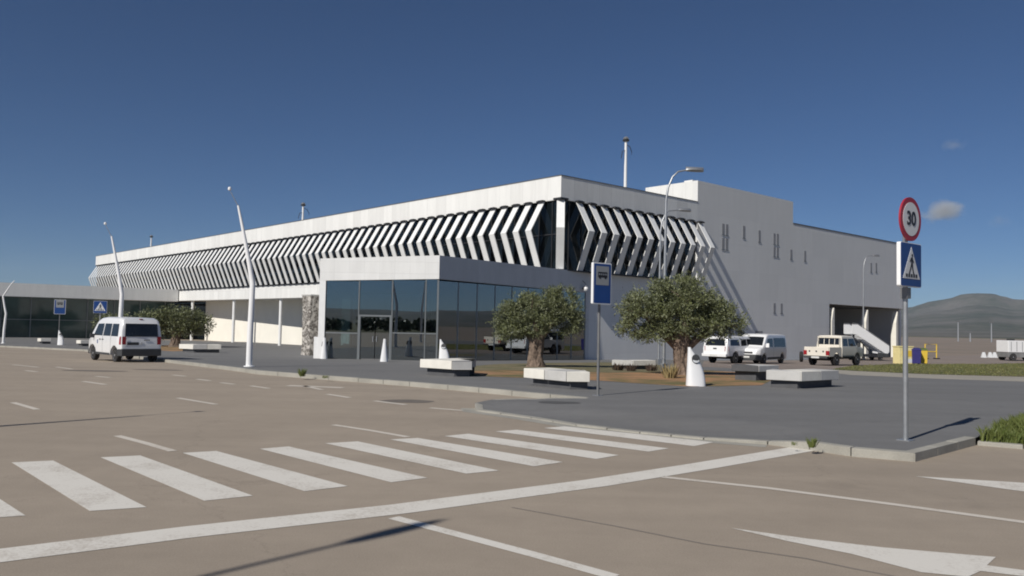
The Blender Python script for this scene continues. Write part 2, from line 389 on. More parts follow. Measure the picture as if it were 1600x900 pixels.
EDGE_LAYBY = [(-53.072, 74.083), (-40.030, 64.295), (-28.973, 55.606), (-15.778, 36.949), (-11.250, 30.873), (-8.352, 26.974), (-6.527, 25.600), (-4.475, 24.226), (-2.821, 23.066), (-1.672, 22.150), (0.053, 20.640), (0.977, 19.811), (1.763, 19.115)]
EDGE_NOSE = [(1.763, 19.115), (0.965, 18.930), (0.557, 18.589)] + [(0.167, 18.546)] + [(-0.373, 18.222), (-0.732, 17.359), (-0.680, 16.775), (-0.177, 16.257)] + [(0.414, 15.617), (1.183, 14.589), (2.183, 13.740), (3.109, 13.138), (4.002, 12.729)] + [(4.469, 12.247)] + [(4.863, 11.708), (5.589, 11.335)]
EDGE_SIDE = [(5.589, 11.335), (7.459, 13.158)]
EDGE_GRASS = [(7.459, 13.158), (8.999, 15.105), (10.395, 16.620), (14.142, 20.104), (21.676, 26.415)]
PLAZA_BACK = [(70,52),(70,74.5),(20,74.5),(-20,95),(-60,98),(-120,84)]
PL = EDGE_LAYBY + EDGE_NOSE[1:] + EDGE_SIDE[1:] + EDGE_GRASS[1:] + PLAZA_BACK
# dropped kerb along the crossing
KA = Vector((-1.264, 16.897)); KB = Vector((4.750, 12.358))
def sstep(a, b, x): t = max(0, min(1, (x-a)/(b-a))); return t*t*(3-2*t)
def plaza_h(x, y):
    d = KB-KA; L = d.length; d /= L; q = Vector((x,y))-KA; t = q.dot(d); n = abs(q.x*d.y-q.y*d.x)
    f = sstep(.1, .5, t)*(1-sstep(L-1.2, L, t))*(1-sstep(.25, 1.7, n))
    return .12-.095*f
cuts_ = [((x*.3,0,0),(1,0,0)) for x in range(-8,22)]+[((0,y*.3,0),(0,1,0)) for y in range(36,68)]
sheet('plaza', PL, plaza_h, M['plaza'], cuts=cuts_)
def fine_line(P):
    out = []
    for a, b in zip(P, P[1:]):
        n = max(1, int((Vector(b)-Vector(a)).length/.5))
        out += [tuple(Vector(a).lerp(Vector(b), k/n)) for k in range(n)]
    return out+[P[-1]]

def kerb(name, pts, wd=.17, h=.125, side=1, gap=.012):
    mb = MB(); P = [Vector(p) for p in pts]
    nrm = []
    for i in range(len(P)):
        d = (P[min(i+1,len(P)-1)]-P[max(i-1,0)]).normalized(); nrm.append(Vector((-d.y,d.x))*side)
    for i in range(len(P)-1):
        a, b = P[i], P[i+1]; L = (b-a).length; n = max(1, round(L/1.0))
        for k in range(n):
            t0 = k/n; t1 = (k+1)/n - gap/ L
            p, q = a.lerp(b,t0), a.lerp(b,t1); np_, nq = nrm[i].lerp(nrm[i+1],t0)*wd, nrm[i].lerp(nrm[i+1],t1)*wd
            jz = random.uniform(-.004,.004)
            def c(v, z): return (v.x, v.y, drop(v.y)+(z if z < 0 else (plaza_h(v.x,v.y)+z-.12 if h < .15 else z-.125)))
            mb.hexa([c(p,-.1),c(q,-.1),c(q+nq,-.1),c(p+np_,-.1),c(p,h+jz),c(q,h+jz),c(q+nq,h+jz),c(p+np_,h+jz)])
    return tag(mb.build(name, M['kerb'], bevel=.012), kind='structure')
kerb('kerb', EDGE_LAYBY, side=1)
kerb('kerb', fine_line(EDGE_NOSE), side=1)
gq = [Vector(q) for q in EDGE_NOSE[5:13]]
GUT = []
for i_, q in enumerate(gq):
    d_ = (gq[min(i_+1,len(gq)-1)]-gq[max(i_-1,0)]).normalized(); GUT.append(tuple(q+Vector((d_.y,-d_.x))*.30))
sheet('gutter', [tuple(q) for q in gq]+GUT[::-1], .003, M['kerb'])
kerb('kerb', EDGE_SIDE, side=1)
kerb('kerb', [(7.482, 13.161), (8.003, 12.802), (9.113, 12.160)], side=1, h=.185)

GR = [(7.482, 13.161), (8.028, 12.841), (9.139, 12.195), (11.280, 11.133), (36.143, 35.582), (21.676, 26.415), (14.142, 20.104), (10.395, 16.620), (8.999, 15.105)]
sheet('grass_verge', GR, .055, M['grass'])
sheet('path', [(16.617, 42.404), (17.058, 40.318), (18.987, 37.311), (22.765, 36.375), (28.485, 36.433), (23.042, 29.476), (19.017, 30.388), (16.156, 31.750), (14.181, 34.148), (14.456, 37.184)], .124, M['path'])
GSTRIP = [(16.719, 42.665), (17.158, 40.555), (19.089, 37.513), (22.886, 36.567), (28.635, 36.626), (63.760, 81.522), (47.936, 76.576), (29.424, 62.618), (21.666, 52.173)]
sheet('grass_strip', GSTRIP, .129, M['grass'])
sheet('service_road', [(9.979, 42.874), (12.179, 38.801), (16.683, 42.743), (21.748, 52.371), (29.693, 63.190), (48.165, 76.941), (64.084, 81.935), (109.286, 139.693), (70.500, 112.604), (44.377, 91.402), (25.448, 72.125), (14.070, 59.670)], .124, M['service'])
sheet('dirt_bed', [(-1.773, 30.172), (-1.287, 26.540), (0.058, 25.979), (1.670, 25.859), (2.818, 25.306), (4.026, 24.264), (5.099, 23.538), (6.219, 23.970), (7.574, 24.735), (8.765, 27.508), (10.241, 33.453), (8.660, 36.712), (6.670, 36.788), (4.107, 36.958), (1.443, 35.239), (-0.959, 32.873)], .126, M['dirt'])
sheet('bed_grass', [(-1.557, 35.978), (-1.376, 29.740), (-0.424, 31.317), (1.533, 31.405), (3.641, 30.591), (6.031, 33.254), (7.603, 40.212), (9.145, 49.398), (5.308, 47.812), (1.779, 43.557), (-0.547, 39.889)], .131, M['bedgrass'])
# left-hand bed of the far trees
sheet('dirt_bed', [(-34.587, 72.904), (-26.828, 60.550), (-22.754, 55.256), (-23.149, 63.410), (-29.010, 77.442), (-32.680, 78.121)], .126, M['dirt'])

# painted markings (each its own sheet)
BARS = [[(-5.939, 9.870), (-5.546, 10.057), (-3.355, 7.693), (-3.783, 7.497)],
 [(-5.118, 10.354), (-4.712, 10.557), (-2.554, 8.286), (-2.938, 8.010)],
 [(-4.279, 10.825), (-3.911, 11.038), (-1.717, 8.863), (-2.105, 8.553)],
 [(-3.409, 11.299), (-3.084, 11.558), (-0.920, 9.430), (-1.292, 9.124)],
 [(-2.658, 11.930), (-2.234, 12.187), (-0.114, 9.993), (-0.495, 9.741)],
 [(-1.794, 12.455), (-1.401, 12.683), (0.707, 10.707), (0.318, 10.342)],
 [(-1.014, 12.960), (-0.654, 13.290), (1.522, 11.383), (1.169, 11.009)],
 [(-0.227, 13.645), (0.135, 13.919), (2.351, 12.114), (1.991, 11.761)],
 [(0.602, 14.238), (0.976, 14.533), (3.195, 12.875), (2.788, 12.404)],
 [(-6.796, 9.292), (-6.422, 9.503), (-4.236, 7.282), (-4.663, 7.080)]]
for q in BARS: sheet('road_markings', q, .004, M['paint'])
def line(px, wd, m='paint'): strip('road_markings', px, wd, .004, M[m])
line([(-3.898, 5.941), (-3.703, 6.069), (-2.605, 6.855), (-1.046, 7.822), (0.984, 9.327), (2.524, 10.650), (4.415, 12.361)], .40)
line([(-1.029, 7.488), (-0.500, 7.014), (0.190, 6.394), (0.763, 5.853)], .13)
line([(1.829, 9.792), (2.906, 9.232), (3.984, 8.483), (4.959, 7.751)], .12, 'paint_thin')
sheet('road_markings', [(5.021, 10.185), (5.639, 10.021), (6.306, 9.850), (5.923, 9.252), (5.648, 9.513), (5.322, 9.865)], .004, M['paint'])
sheet('road_markings', [(1.986, 7.349), (2.542, 7.033), (3.085, 6.793), (3.877, 6.571), (3.667, 6.332), (4.024, 6.146), (3.929, 6.002), (3.529, 6.176), (3.349, 6.024), (3.059, 6.113), (2.734, 6.579), (2.346, 6.935)], .004, M['paint'])
for a in ([(-5.835, 12.277), (-5.149, 11.641), (-4.463, 10.965)], [(-10.052, 16.652), (-8.887, 15.491)], [(-3.006, 14.089), (-2.249, 13.440), (-1.570, 12.774)], [(-7.379, 18.294), (-6.089, 17.085)]):
    line(a, .12, 'paint_thin')
for a in ([(-16.011, 28.964), (-14.755, 27.673)], [(-11.664, 22.462), (-10.598, 21.545)], [(-10.571, 25.741), (-9.987, 25.282)], [(-9.205, 24.167), (-8.634, 23.638)], [(-8.095, 23.001), (-7.558, 22.527)], [(-6.964, 22.093), (-6.270, 21.378)], [(-5.629, 22.463), (-4.874, 21.315)], [(-4.437, 20.031), (-3.745, 19.215)], [(-3.051, 18.553), (-2.250, 17.824)], [(-1.666, 17.251), (-0.972, 16.869)], [(-18.234, 30.096), (-16.358, 28.470)], [(-15.604, 26.449), (-14.942, 25.946)], [(-12.351, 24.505), (-11.732, 24.099)]):
    line(a, .14, 'paint_thin')
line([(-6.066, 22.461), (-4.483, 22.077)], .30, 'paint_thin')
# sealed joint and stains in the asphalt
strip('road_patch', [(0.043, 8.004), (0.951, 7.345), (1.617, 6.799), (2.323, 6.425), (2.573, 6.191), (2.885, 5.949)], .03, .002, M['joint'])
def blot(px, rx, ry, k, m, rot=0, n=22):
    c = px; pts = []
    for i in range(n):
        a = 2*math.pi*i/n; f = 1+.22*noise.noise(Vector((math.cos(a)*1.5+c[0], math.sin(a)*1.5, 0)))
        x, y = rx*f*math.cos(a), ry*f*math.sin(a)
        pts.append((c[0]+x*math.cos(rot)-y*math.sin(rot), c[1]+x*math.sin(rot)+y*math.cos(rot)))
    sheet('road_patch', pts, k, M[m])
blot((-2.325, 18.635), .62, .42, .003, 'patch')
blot((1.046, 17.769), .48, .30, .123, 'stain')
blot((-13.631, 27.029), 1.1, .35, .003, 'patch'); blot((-12.152, 28.389), .9, .3, .003, 'patch')

# distant hills all round the airfield
def hills():
    prof = [(-180,.8),(-150,1.1),(-120,.9),(-90,.8),(-60,.9),(-40,.8),(-20,.8),(0,.9),(15,1.1),(22,1.45),(26.08,1.76),(26.98,2.09),(28.04,2.25),(28.46,2.37),(28.91,2.53),(29.76,2.60),(30.54,2.56),(31.03,2.37),(31.59,2.21),(32.07,2.18),(33.66,2.10),(36,2.0),(45,1.7),(60,1.3),(90,.9),(120,1.0),(150,.7),(180,.8)]
    def el(a):
        for (a0,e0),(a1,e1) in zip(prof, prof[1:]):
            if a0 <= a <= a1: return e0+(e1-e0)*(a-a0)/(a1-a0)
        return 1.2
    rows = []
    rr = list(range(900,5400,110))
    n = 1200
    for r in rr:
        row = []
        t = max(0, (r-900)/(4400-900)); 
        for k in range(n):
            a = -180+360*k/n; x, y = r*math.sin(R(a)), r*math.cos(R(a))
            h = 4400*math.tan(R(el(a)))
            s = min(1,t); f = s**2.0
            if r > 4400: f = 1-(r-4400)/1400
            nz = .6*noise.fractal(Vector((x,y,0))/1000, .8, 2.1, 7)+.55*(noise.ridged_multi_fractal(Vector((x,y,5))/700, .9, 2.1, 6, 1.0, 2.0)-1.0)
            ridge = (1-abs(nz))*.5
            z = -1.2 + h*f*(1+.22*nz*(1 if r<4300 else .22)) + 30*max(0,t)*(nz*.5)*(1 if r<4300 else .3)
            row.append((x,y,z))
        rows.append(row)
    mb = MB(); mb.rows(rows, True, False)
    o = mb.build('hills', M['hill'], smooth=False, fix=False); o.data.shade_smooth()
    for p in o.data.polygons: pass
    tag(o, kind='structure')
hills()

# ------------------------------------------------------------------ terminal (local x runs along the side wall, local y along the front)
TX, TY, TR = 3.1, 53.5, math.atan2(math.cos(.8429), math.sin(.8429))
T = thing('airport_terminal', 'long white terminal with zigzag fins under its parapet and a tall grey side wall', 'building', (TX,TY,0), TR)
LEN = 107.0; ROOF = 11.72
m = MB()   # parapet round the finned part
m.box(0,0,10.15,.4,LEN,ROOF); m.box(.4,0,10.15,15.1,.4,ROOF); m.box(.4,LEN-.4,10.15,53,LEN,ROOF)
m.build('parapet', M['panel'], T)
m = MB(); m.box(.4,.4,11.2,53,LEN-.4,11.35); m.build('roof', M['roofing'], T)
m = MB(); m.box(-.03,-.03,ROOF,.43,LEN+.03,ROOF+.05); m.box(.43,-.03,ROOF,15.1,.43,ROOF+.05); m.box(29.5,-.03,11.42,53.03,.33,11.52)
m.build('coping', M['coping'], T)
m = MB()   # side wall
m.box(.004,0,-1.6,15.1,.4,5.5); m.box(15.1,0,-1.6,29.5,.4,13.42)
m.box(29.5,0,-1.6,36.2,.4,11.42); m.box(36.2,0,4.45,53,.4,11.42); m.box(52.6,.4,4.45,53,LEN-.4,11.2); m.box(52.6,.4,-1.6,53,LEN-.4,4.45)
m.build('side_wall', M['render_wall'], T)
m = MB(); m.box(15.1,.4,11.35,29.5,5.2,13.42); m.box(15.1,5.2,11.35,29.5,7.4,12.55); m.box(15.5,.8,13.42,29.1,1.6,13.62)
m.build('stair_tower', M['panel'], T)
m = MB(); m.box(0,.4,4.1,.35,72,5.5); m.build('front_band', M['panel'], T)
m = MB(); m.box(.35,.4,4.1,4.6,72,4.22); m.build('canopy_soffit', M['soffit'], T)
m = MB(); m.wall((2.5,66.2),(4.2,35.4),-1.6,4.1,-1.6,4.1,.3); m.box(4.2,.4,-1.6,4.5,35.3,4.1)
m.build('rear_wall', M['cream_wall'], T)
m = MB(); m.box(3.0,66.4,-1.6,3.2,LEN,4.1); m.build('ground_floor_glazing', M['glazing'], T)
m = MB(); m.box(.35,72,4.1,3.2,LEN,5.5); m.box(.35,LEN-.4,-1.6,52.6,LEN-.003,10.15); m.build('end_wall', M['panel'], T)
for y in (40.9,52.6,65.2):
    m = MB(); m.tube([(.45,y,-1.6),(.45,y,4.1)], .17, 12); m.build('canopy_column', M['white'], T, smooth=True)
m = MB(); m.box(.45,35.2,-1.6,.75,35.5,4.1); m.build('canopy_column', M['dark'], T)
# dark glazing behind the fins, with thin upright joints
m = MB(); m.box(.16,.16,5.5,.3,LEN-.4,10.15); m.box(.3,.16,5.5,15.1,.3,10.15); m.build('upper_glazing', M['glazing'], T)
m = MB()
y = .9
while y < LEN-1: m.box(.10,y-.03,5.5,.158,y+.03,10.15); y += 1.25
x = .9
while x < 15: m.box(x-.03,.10,5.5,x+.03,.158,10.15); x += 1.25
m.box(.08,.08,5.5,.156,.156,10.15)
m.box(.09,.16,7.85,.1,LEN-.5,7.92); m.build('glazing_bars', M['dark'], T)
m = MB(); m.box(-.12,-.5,5.42,-.003,LEN,5.497); m.box(-.003,-.5,5.42,15.2,-.003,5.497); m.build('gutter', M['dark'], T)

FW, FT, OUT = .54, .05, 1.32
def fin_left(y):
    p = [(-.12,10.08),(-OUT,8.08),(-.30,5.52)]; q = [(-.12+FT,10.08),(-OUT+FT+.02,8.08),(-.30+FT,5.52)]
    m = MB(); pts = [(a,y-FW/2,z) for a,z in p] + [(a,y-FW/2,z) for a,z in q[::-1]]
    m.extr(pts, (0,FW,0)); return m
def fin_right(x):
    p = [(-.12,10.08),(-OUT,8.08),(-.30,5.52)]; q = [(-.12+FT,10.08),(-OUT+FT+.02,8.08),(-.30+FT,5.52)]
    m = MB(); pts = [(x-FW/2,a,z) for a,z in p] + [(x-FW/2,a,z) for a,z in q[::-1]]
    m.extr(pts, (FW,0,0)); return m
fl = fin_left(0).build('fin', M['slat'], T); fr = fin_right(0).build('fin', M['slat'], T)
b1 = MB(); b1.box(-.34,-.30,10.085,-.004,.30,10.165); b1.box(-.26,-.24,10.165,-.004,.24,10.215)
bl = b1.build('bracket', M['dark'], fl)
b2 = MB(); b2.box(-.30,-.34,10.085,.30,-.004,10.165); b2.box(-.24,-.26,10.165,.24,-.004,10.215)
brr = b2.build('bracket', M['dark'], fr)
fl.location.y = 1.72; fr.location.x = 1.62
k = 1
while 1.72+k*1.25 < LEN-.3:
    c = copy_tree(fl, T); c.location.y = 1.72+k*1.25; k += 1
for k in range(1,12):
    c = copy_tree(fr, T); c.location.x = 1.62+k*1.243
m = MB()   # corner fin
s2 = math.sqrt(.5)
WC = .26
def cp(o, z, t): return (-o*s2*1.28 + t*s2, -o*s2*1.28 - t*s2, z)
P1 = [(.16,10.08),(OUT,8.08),(.32,5.52)]; P2 = [(.16-FT,10.08),(OUT-FT,8.08),(.32-FT,5.52)]
m.extr([cp(o,z,-WC) for o,z in P1]+[cp(o,z,-WC) for o,z in P2[::-1]], (2*WC*s2,-2*WC*s2,0))
cf = m.build('fin', M['slat'], T)
m = MB(); m.box(-.42,-.42,10.08,-.004,-.004,10.20); m.box(-.42,-.004,10.08,-.004,.3,10.20); m.box(-.004,-.42,10.08,.3,-.004,10.20); m.build('bracket', M['dark'], cf)

# slit windows in the side wall
def slit(v, z0, z1, wd=.34):
    m = MB(); m.box(v-wd/2,-.012,z0,v+wd/2,.02,z1); o = m.build('window', M['slit'], T)
    f = MB(); f.box(v-wd/2-.05,-.035,z0-.07,v+wd/2+.05,-.014,z0-.002); f.build('sill', M['frame'], o)
for v,z0,z1 in ((18.6,9.47,10.36),(19.12,9.47,10.36),(18.6,8.28,9.21),(19.12,8.28,9.21),(21.6,9.45,10.47),(23.98,9.33,10.31),(26.37,9.32,10.28),(26.9,9.32,10.28),
                (26.37,8.26,9.1),(26.9,8.26,9.1),(29.2,8.22,9.08),(31.64,8.21,9.14),(44.94,7.99,8.91),(46.1,8.06,8.99),(26.44,3.35,4.19),(27.6,3.35,4.19)):
    slit(v,z0,z1)
slit(21.1,.95,1.75,1.3); slit(24.0,.95,1.75,1.1)
# open baggage bay under the far end
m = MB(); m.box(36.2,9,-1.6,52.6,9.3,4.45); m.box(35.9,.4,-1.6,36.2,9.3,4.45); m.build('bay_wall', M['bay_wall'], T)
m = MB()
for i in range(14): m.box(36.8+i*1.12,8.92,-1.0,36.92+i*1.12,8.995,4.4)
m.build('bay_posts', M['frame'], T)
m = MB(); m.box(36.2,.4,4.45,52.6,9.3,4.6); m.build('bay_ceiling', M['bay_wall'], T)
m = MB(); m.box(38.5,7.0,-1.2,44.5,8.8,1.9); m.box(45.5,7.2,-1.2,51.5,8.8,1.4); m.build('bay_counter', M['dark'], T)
for v in (37.0,44.1,51.1):
    m = MB(); m.extr([(v-.34,-.02,-1.4),(v+.22,-.02,-1.4),(v+.22,-.02,4.1),(v+.05,-.02,4.1),(v-.30,-.02,2.9)], (0,.55,0)); m.build('bay_pillar', M['cream_wall'], T)

# ------------------------------------------------------------------ entrance hall in front of the corner
PA = Vector((-10.36,43.99)); PB = Vector((-3.91,43.71)); PC = Vector((5.28,55.42))
H = thing('entrance_hall', 'low white entrance hall with dark glass walls in front of the terminal corner', 'building', (0,0,0))
e1 = (PA-PB).normalized(); e2 = (PC-PB).normalized(); in1 = Vector((e1.y,-e1.x)); in2 = Vector((-e2.y,e2.x))
if in1.y < 0: in1 = -in1
if in2.x > 0: in2 = -in2
def f1(t, d=0): p = PB+e1*t+in1*d; return (p.x,p.y)
def f2(t, d=0): p = PB+e2*t+in2*d; return (p.x,p.y)
W1 = (PA-PB).length; W2 = (PC-PB).length
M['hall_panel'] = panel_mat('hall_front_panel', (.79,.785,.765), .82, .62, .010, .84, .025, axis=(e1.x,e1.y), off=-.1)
M['hall_shaded_side'] = panel_mat('hall_shaded_side_panel', (.60,.60,.61), 1.6, 2.6, .006, .9, .02, axis=(e2.x,e2.y))  # white cladding like the front, its shade put into a greyer colour
m = MB(); m.wall(f1(W1),f1(0),3.98,5.17,4.18,5.45,.3); m.build('fascia', M['hall_panel'], H)
m = MB(); m.wall(f2(.02),f2(W2),4.18,5.45,4.10,5.47,.3); m.build('fascia', M['hall_shaded_side'], H)
m = MB(); m.wall(f1(W1),f1(W1-.34),-.9,3.98,-.9,3.985,.3); m.wall(f1(W1+.22,.02),f1(W1+.003,.02),-.9,.95,-.9,.95,.3); m.build('corner_post', M['white'], H)
LB = Vector((-15.7,74.5))
m = MB(); m.wall((LB.x,LB.y),f1(W1-.003,.31),-1.5,5.15,-.9,5.15,.25); m.build('side_wall', M['panel'], H)
poly = [f1(W1-.03,.3),f1(.2,.32),f2(.3,.3),f2(W2,.3),(2.2,55.6),(-2,60.5),(-13.5,73),(LB.x,LB.y)]
m = MB(); m.prism(poly, 5.0, 5.12); m.build('roof', M['roofing'], H)
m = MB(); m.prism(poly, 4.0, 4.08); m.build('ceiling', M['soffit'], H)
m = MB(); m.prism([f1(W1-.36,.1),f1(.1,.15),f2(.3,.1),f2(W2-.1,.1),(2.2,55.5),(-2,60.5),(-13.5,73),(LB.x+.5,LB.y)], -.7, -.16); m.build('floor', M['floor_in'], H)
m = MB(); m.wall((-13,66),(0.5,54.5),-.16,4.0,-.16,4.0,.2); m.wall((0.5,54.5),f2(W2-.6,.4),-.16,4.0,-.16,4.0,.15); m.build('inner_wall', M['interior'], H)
def pane(a, b, z0, z1): 
    m = MB(); m.wall(a,b,z0,z1,z0,z1,.02); m.build('glass_pane', M['glass'], H)
def bar(p, z0, z1, wd=.06, dp=.10, mt='frame', name='mullion'):
    m = MB(); m.box(p[0]-wd/2,p[1]-dp/2,z0,p[0]+wd/2,p[1]+dp/2,z1); return m.build(name, M[mt], H)
zt1 = lambda t: 4.18-.2*t/W1
cuts = [W1-.34, 4.30, 2.50, .70, .06]
for a, b in zip(cuts, cuts[1:]):
    if a == 4.30:
        pane(f1(a-.05,.08), f1(b+.05,.08), 2.20, zt1(a)-.01)
    else:
        pane(f1(a-.04,.08), f1(b+.04,.08), -.6, zt1(a)-.01)
for t in (4.30,2.50,.70): bar(f1(t,.08), -.6, zt1(t)-.02)
bar(f1(.05,.10), -.6, 4.16, .09, .09)
def trans(t0,t1,z,name='transom'):
    m = MB(); m.wall(f1(t0,.05),f1(t1,.05),z,z+.06,z,z+.06,.09); m.build(name, M['frame'], H)
trans(W1-.36,4.34,1.16); trans(2.46,.74,1.22); trans(.66,.1,1.22)
m = MB(); m.wall(f1(4.27,.02),f1(2.53,.02),2.10,2.19,2.10,2.19,.14); m.wall(f1(4.27,.02),f1(4.19,.02),-.6,2.10,-.6,2.10,.14); m.wall(f1(2.61,.02),f1(2.53,.02),-.6,2.10,-.6,2.10,.14)
DF = m.build('door_frame', M['frame'], H)
for a,b in ((4.18,3.42),(3.38,2.62)):
    m = MB(); m.wall(f1(a,.14),f1(b,.14),-.6,2.09,-.6,2.09,.03); m.build('door_leaf', M['glass'], DF)
    m = MB(); h0 = f1(b+.08 if a > 4 else a-.08,.08); m.box(h0[0]-.02,h0[1]-.03,.75,h0[0]+.02,h0[1]+.03,1.05); m.build('handle', M['steel'], DF)
t = .06; n2 = 9; st = (W2-.5)/n2
t0s = [.06+i*st for i in range(n2+1)]
for a,b in zip(t0s,t0s[1:]): pane(f2(a+.03,.08), f2(b-.03,.08), -.9, 4.09)
for t in t0s[1:]: bar(f2(t,.08), -.9, 4.09, .07,.07)
m = MB(); m.wall(f2(W2-.42,.02),f2(W2,.02),-.9,4.1,-.9,4.1,.3); m.build('end_post', M['hall_shaded_side'], H)
for p in (f1(4.75,1.3), f1(.35,.9)):
    m = MB(); m.tube([(p[0],p[1],-.16),(p[0],p[1],4.0)], .17, 14); m.build('inner_column', M['white'], H, smooth=True)
for (x,y) in ((-7.5,50),(-5.2,52),(-2.5,54)):
    m = MB(); m.box(x-.9,y-.3,-.16,x+.9,y+.3,.75); m.build('counter', M['stone_g'], H)

# ------------------------------------------------------------------ arrivals wing running forward at the left
W0 = Vector((-42.7,104.7)); wd = -Vector((math.cos(R(36.7)), math.sin(R(36.7)))); wn = Vector((-wd.y, wd.x))   # wn points away from the camera side
if wn.x > 0: wn = -wn
WG = thing('arrivals_wing', 'low glazed wing with a pale deep fascia reaching out at the left of the terminal', 'building', (0,0,0))
def fw_(t, d=0): p = W0+wd*t+wn*d; return (p.x,p.y)
M['wing_panel'] = panel_mat('wing_panel', (.72,.72,.70), 1.8, 2.2, .006, .9, .02, axis=(wd.x,wd.y))
WL = 62
m = MB(); m.wall(fw_(WL),fw_(0),4.0,5.52,4.0,5.52,.35); m.build('fascia', M['wing_panel'], WG)
m = MB(); m.prism([fw_(-.0,.36),fw_(WL,.36),fw_(WL,26),fw_(0,26)], 5.0, 5.2); m.build('roof', M['roofing'], WG)
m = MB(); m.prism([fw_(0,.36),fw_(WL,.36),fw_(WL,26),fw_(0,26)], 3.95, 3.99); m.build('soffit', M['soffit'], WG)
m = MB(); m.wall(fw_(WL,2.2),fw_(0,2.2),-1.5,3.95,-1.5,3.95,-.1); m.wall(fw_(WL,26),fw_(WL,2.3),-1.5,3.95,-1.5,3.95,-.1); m.build('glazing', M['wing_glass'], WG)
t = 1.0
while t < WL:
    m = MB(); p, q = fw_(t,2.09), fw_(t+.09,2.09); m.wall(p,q,-1.5,3.95,-1.5,3.95,.09); m.build('mullion', M['frame'], WG); t += 3.0
m = MB(); m.wall(fw_(WL,2.03),fw_(0,2.03),1.3,1.38,1.3,1.38,.05); m.build('transom', M['frame'], WG)
m = MB(); m.wall(fw_(WL,0),fw_(WL,26),-1.5,5.5,-1.5,5.5,.3); m.build('end_wall', M['panel'], WG)

# ------------------------------------------------------------------ roof masts, lamps, wall light
def loc2w(v, u): c, s = math.cos(TR), math.sin(TR); return (TX+v*c-u*s, TY+v*s+u*c)
def roof_mast(v, u, h, label, loops=True):
    x, y = loc2w(v,u)
    t = thing('roof_mast', label, 'mast', (x,y,11.35), TR, 'masts on the terminal roof')
    m = MB(); m.tube([(0,0,0),(0,0,h)], [.14,.10], 10); m.build('pole', M['white'], t, smooth=True)
    m = MB(); m.lathe([(.05,h),(.20,h+.02),(.24,h+.10),(.16,h+.20),(.05,h+.25)], 14); m.build('head', M['steel'], t, smooth=True)
    m = MB(); m.lathe([(.12,h-.14),(.26,h-.12),(.28,h-.02),(.1,h-.005)], 14); m.build('collar', M['dark'], t, smooth=True)
    if loops:
        m = MB(); m.tube([(.1,0,h-.4),(.5,0,h-.5),(.75,0,h-.9),(.72,0,h-1.1)], .03, 6); m.tube([(-.1,0,h-.9),(-.4,0,h-1.0),(-.55,0,h-1.6)], .03, 6); m.build('aerial_arm', M['dark'], t)
roof_mast(12.3, 5.0, 5.6, 'tall white mast rising behind the roof edge at the near corner of the terminal')
roof_mast(5.0, 45.6, 3.45, 'thin mast on the terminal roof halfway along, behind the white front parapet')
roof_mast(6.0, 99.0, 3.6, 'tiny mast far back on the terminal roof near its left end', False)

def bent_lamp(loc, flip, rot, label, mirror=1):
    t = thing('street_lamp', label, 'street lamp', loc, rot, 'bent white lamps along the forecourt')
    P = [(0,0,-.15),(0,0,1.2),(.03,0,3.02),(-.10,0,3.65),(-.22,0,4.2),(-.42,0,5.1),(-.60,0,5.85)] if not flip else \
        [(0,0,-.15),(.02,0,1.2),(.12,0,2.7),(-.03,0,3.3),(-.22,0,4.25),(.0,0,4.6),(.45,0,5.35),(.75,0,5.7)]
    m = MB(); m.tube(P, [.115,.110,.098,.086,.076,.056,.04][:len(P)] if not flip else [.11,.105,.09,.08,.07,.06,.045,.035], 12); m.build('pole', M['lampwhite'], t, smooth=True)
    m = MB(); m.lathe([(.19,-.1),(.19,.03),(.12,.05)], 14); m.build('base', M['lampwhite'], t, smooth=True)
    if not flip:
        m = MB(); m.tube([(-.60,0,5.83),(-.78,0,6.15),(-.90,0,6.36)], [.016,.014,.014], 6); m.build('arm', M['steel'], t)
        m = MB(); m.lathe([(.02,-.07),(.055,-.05),(.068,.0),(.055,.05),(.02,.07)], 12, c=(-.93,0,6.46)); m.build('lamp_head', M['lampwhite'], t, smooth=True)
    return t
L1 = (-9.451, 29.687); bent_lamp((*L1, ground_z(L1[1],.12)), False, 0.0, 'tall bent white lamp at the kerb left of the entrance hall')
L2 = (-19.005, 39.809); bent_lamp((*L2, ground_z(L2[1],.12)), False, 0.0, 'bent white lamp rising behind the white van')
L3 = (-45.885, 74.148); bent_lamp((*L3, ground_z(L3[1],.12)), True, 0.0, 'bent white lamp at the far left edge, its tip leaning right')
# two lamps of the same row stand just outside the frame; their shadows cross the road
bent_lamp((-11.80, 8.62, 0), False, R(-125), 'bent white lamp standing outside the frame at the left of the road')

def arm_lamp(loc, rot, h, label, arm=.9, rad=.075, head=.75, hw_=1.0):
    t = thing('street_lamp', label, 'street lamp', loc, rot, 'grey arm lamps')
    m = MB(); pts = [(0,0,-.3),(0,0,h*.45),(.02,0,h-1.3),(.10,0,h-.75),(.28,0,h-.32),(.52,0,h-.08),(arm,0,h)]
    m.tube(pts, [rad,rad*.85,rad*.62,rad*.55,rad*.5,rad*.48,rad*.45], 10); m.build('pole', M['steel'], t, smooth=True)
    m = MB(); m.rows([[(arm-.05+head*s, wy*a*hw_, h+.0+zz) for a,zz in ((-1,0),(-.7,.09),(0,.14),(.7,.09),(1,0),(.6,-.05),(-.6,-.05))] for s,wy in ((0,.05),(.15,.12),(.5,.17),(.85,.15),(1,.06))])
    m.build('lamp_head', M['steel'], t, smooth=True)
    m = MB(); m.box(-.12,-.12,-.3,.12,.12,.35); m.build('base', M['steel'], t, bevel=.02)
    return t
a1 = (6.233, 33.368); arm_lamp((*a1, ground_z(a1[1],.12)), R(8), 8.31, 'tall grey lamp with curved arm rising behind the larger olive tree')
a2 = (8.021, 44.444); arm_lamp((*a2, ground_z(a2[1],.12)), R(20), 8.52, 'second grey lamp behind the larger olive tree, its white head against the grey wall', arm=1.2)
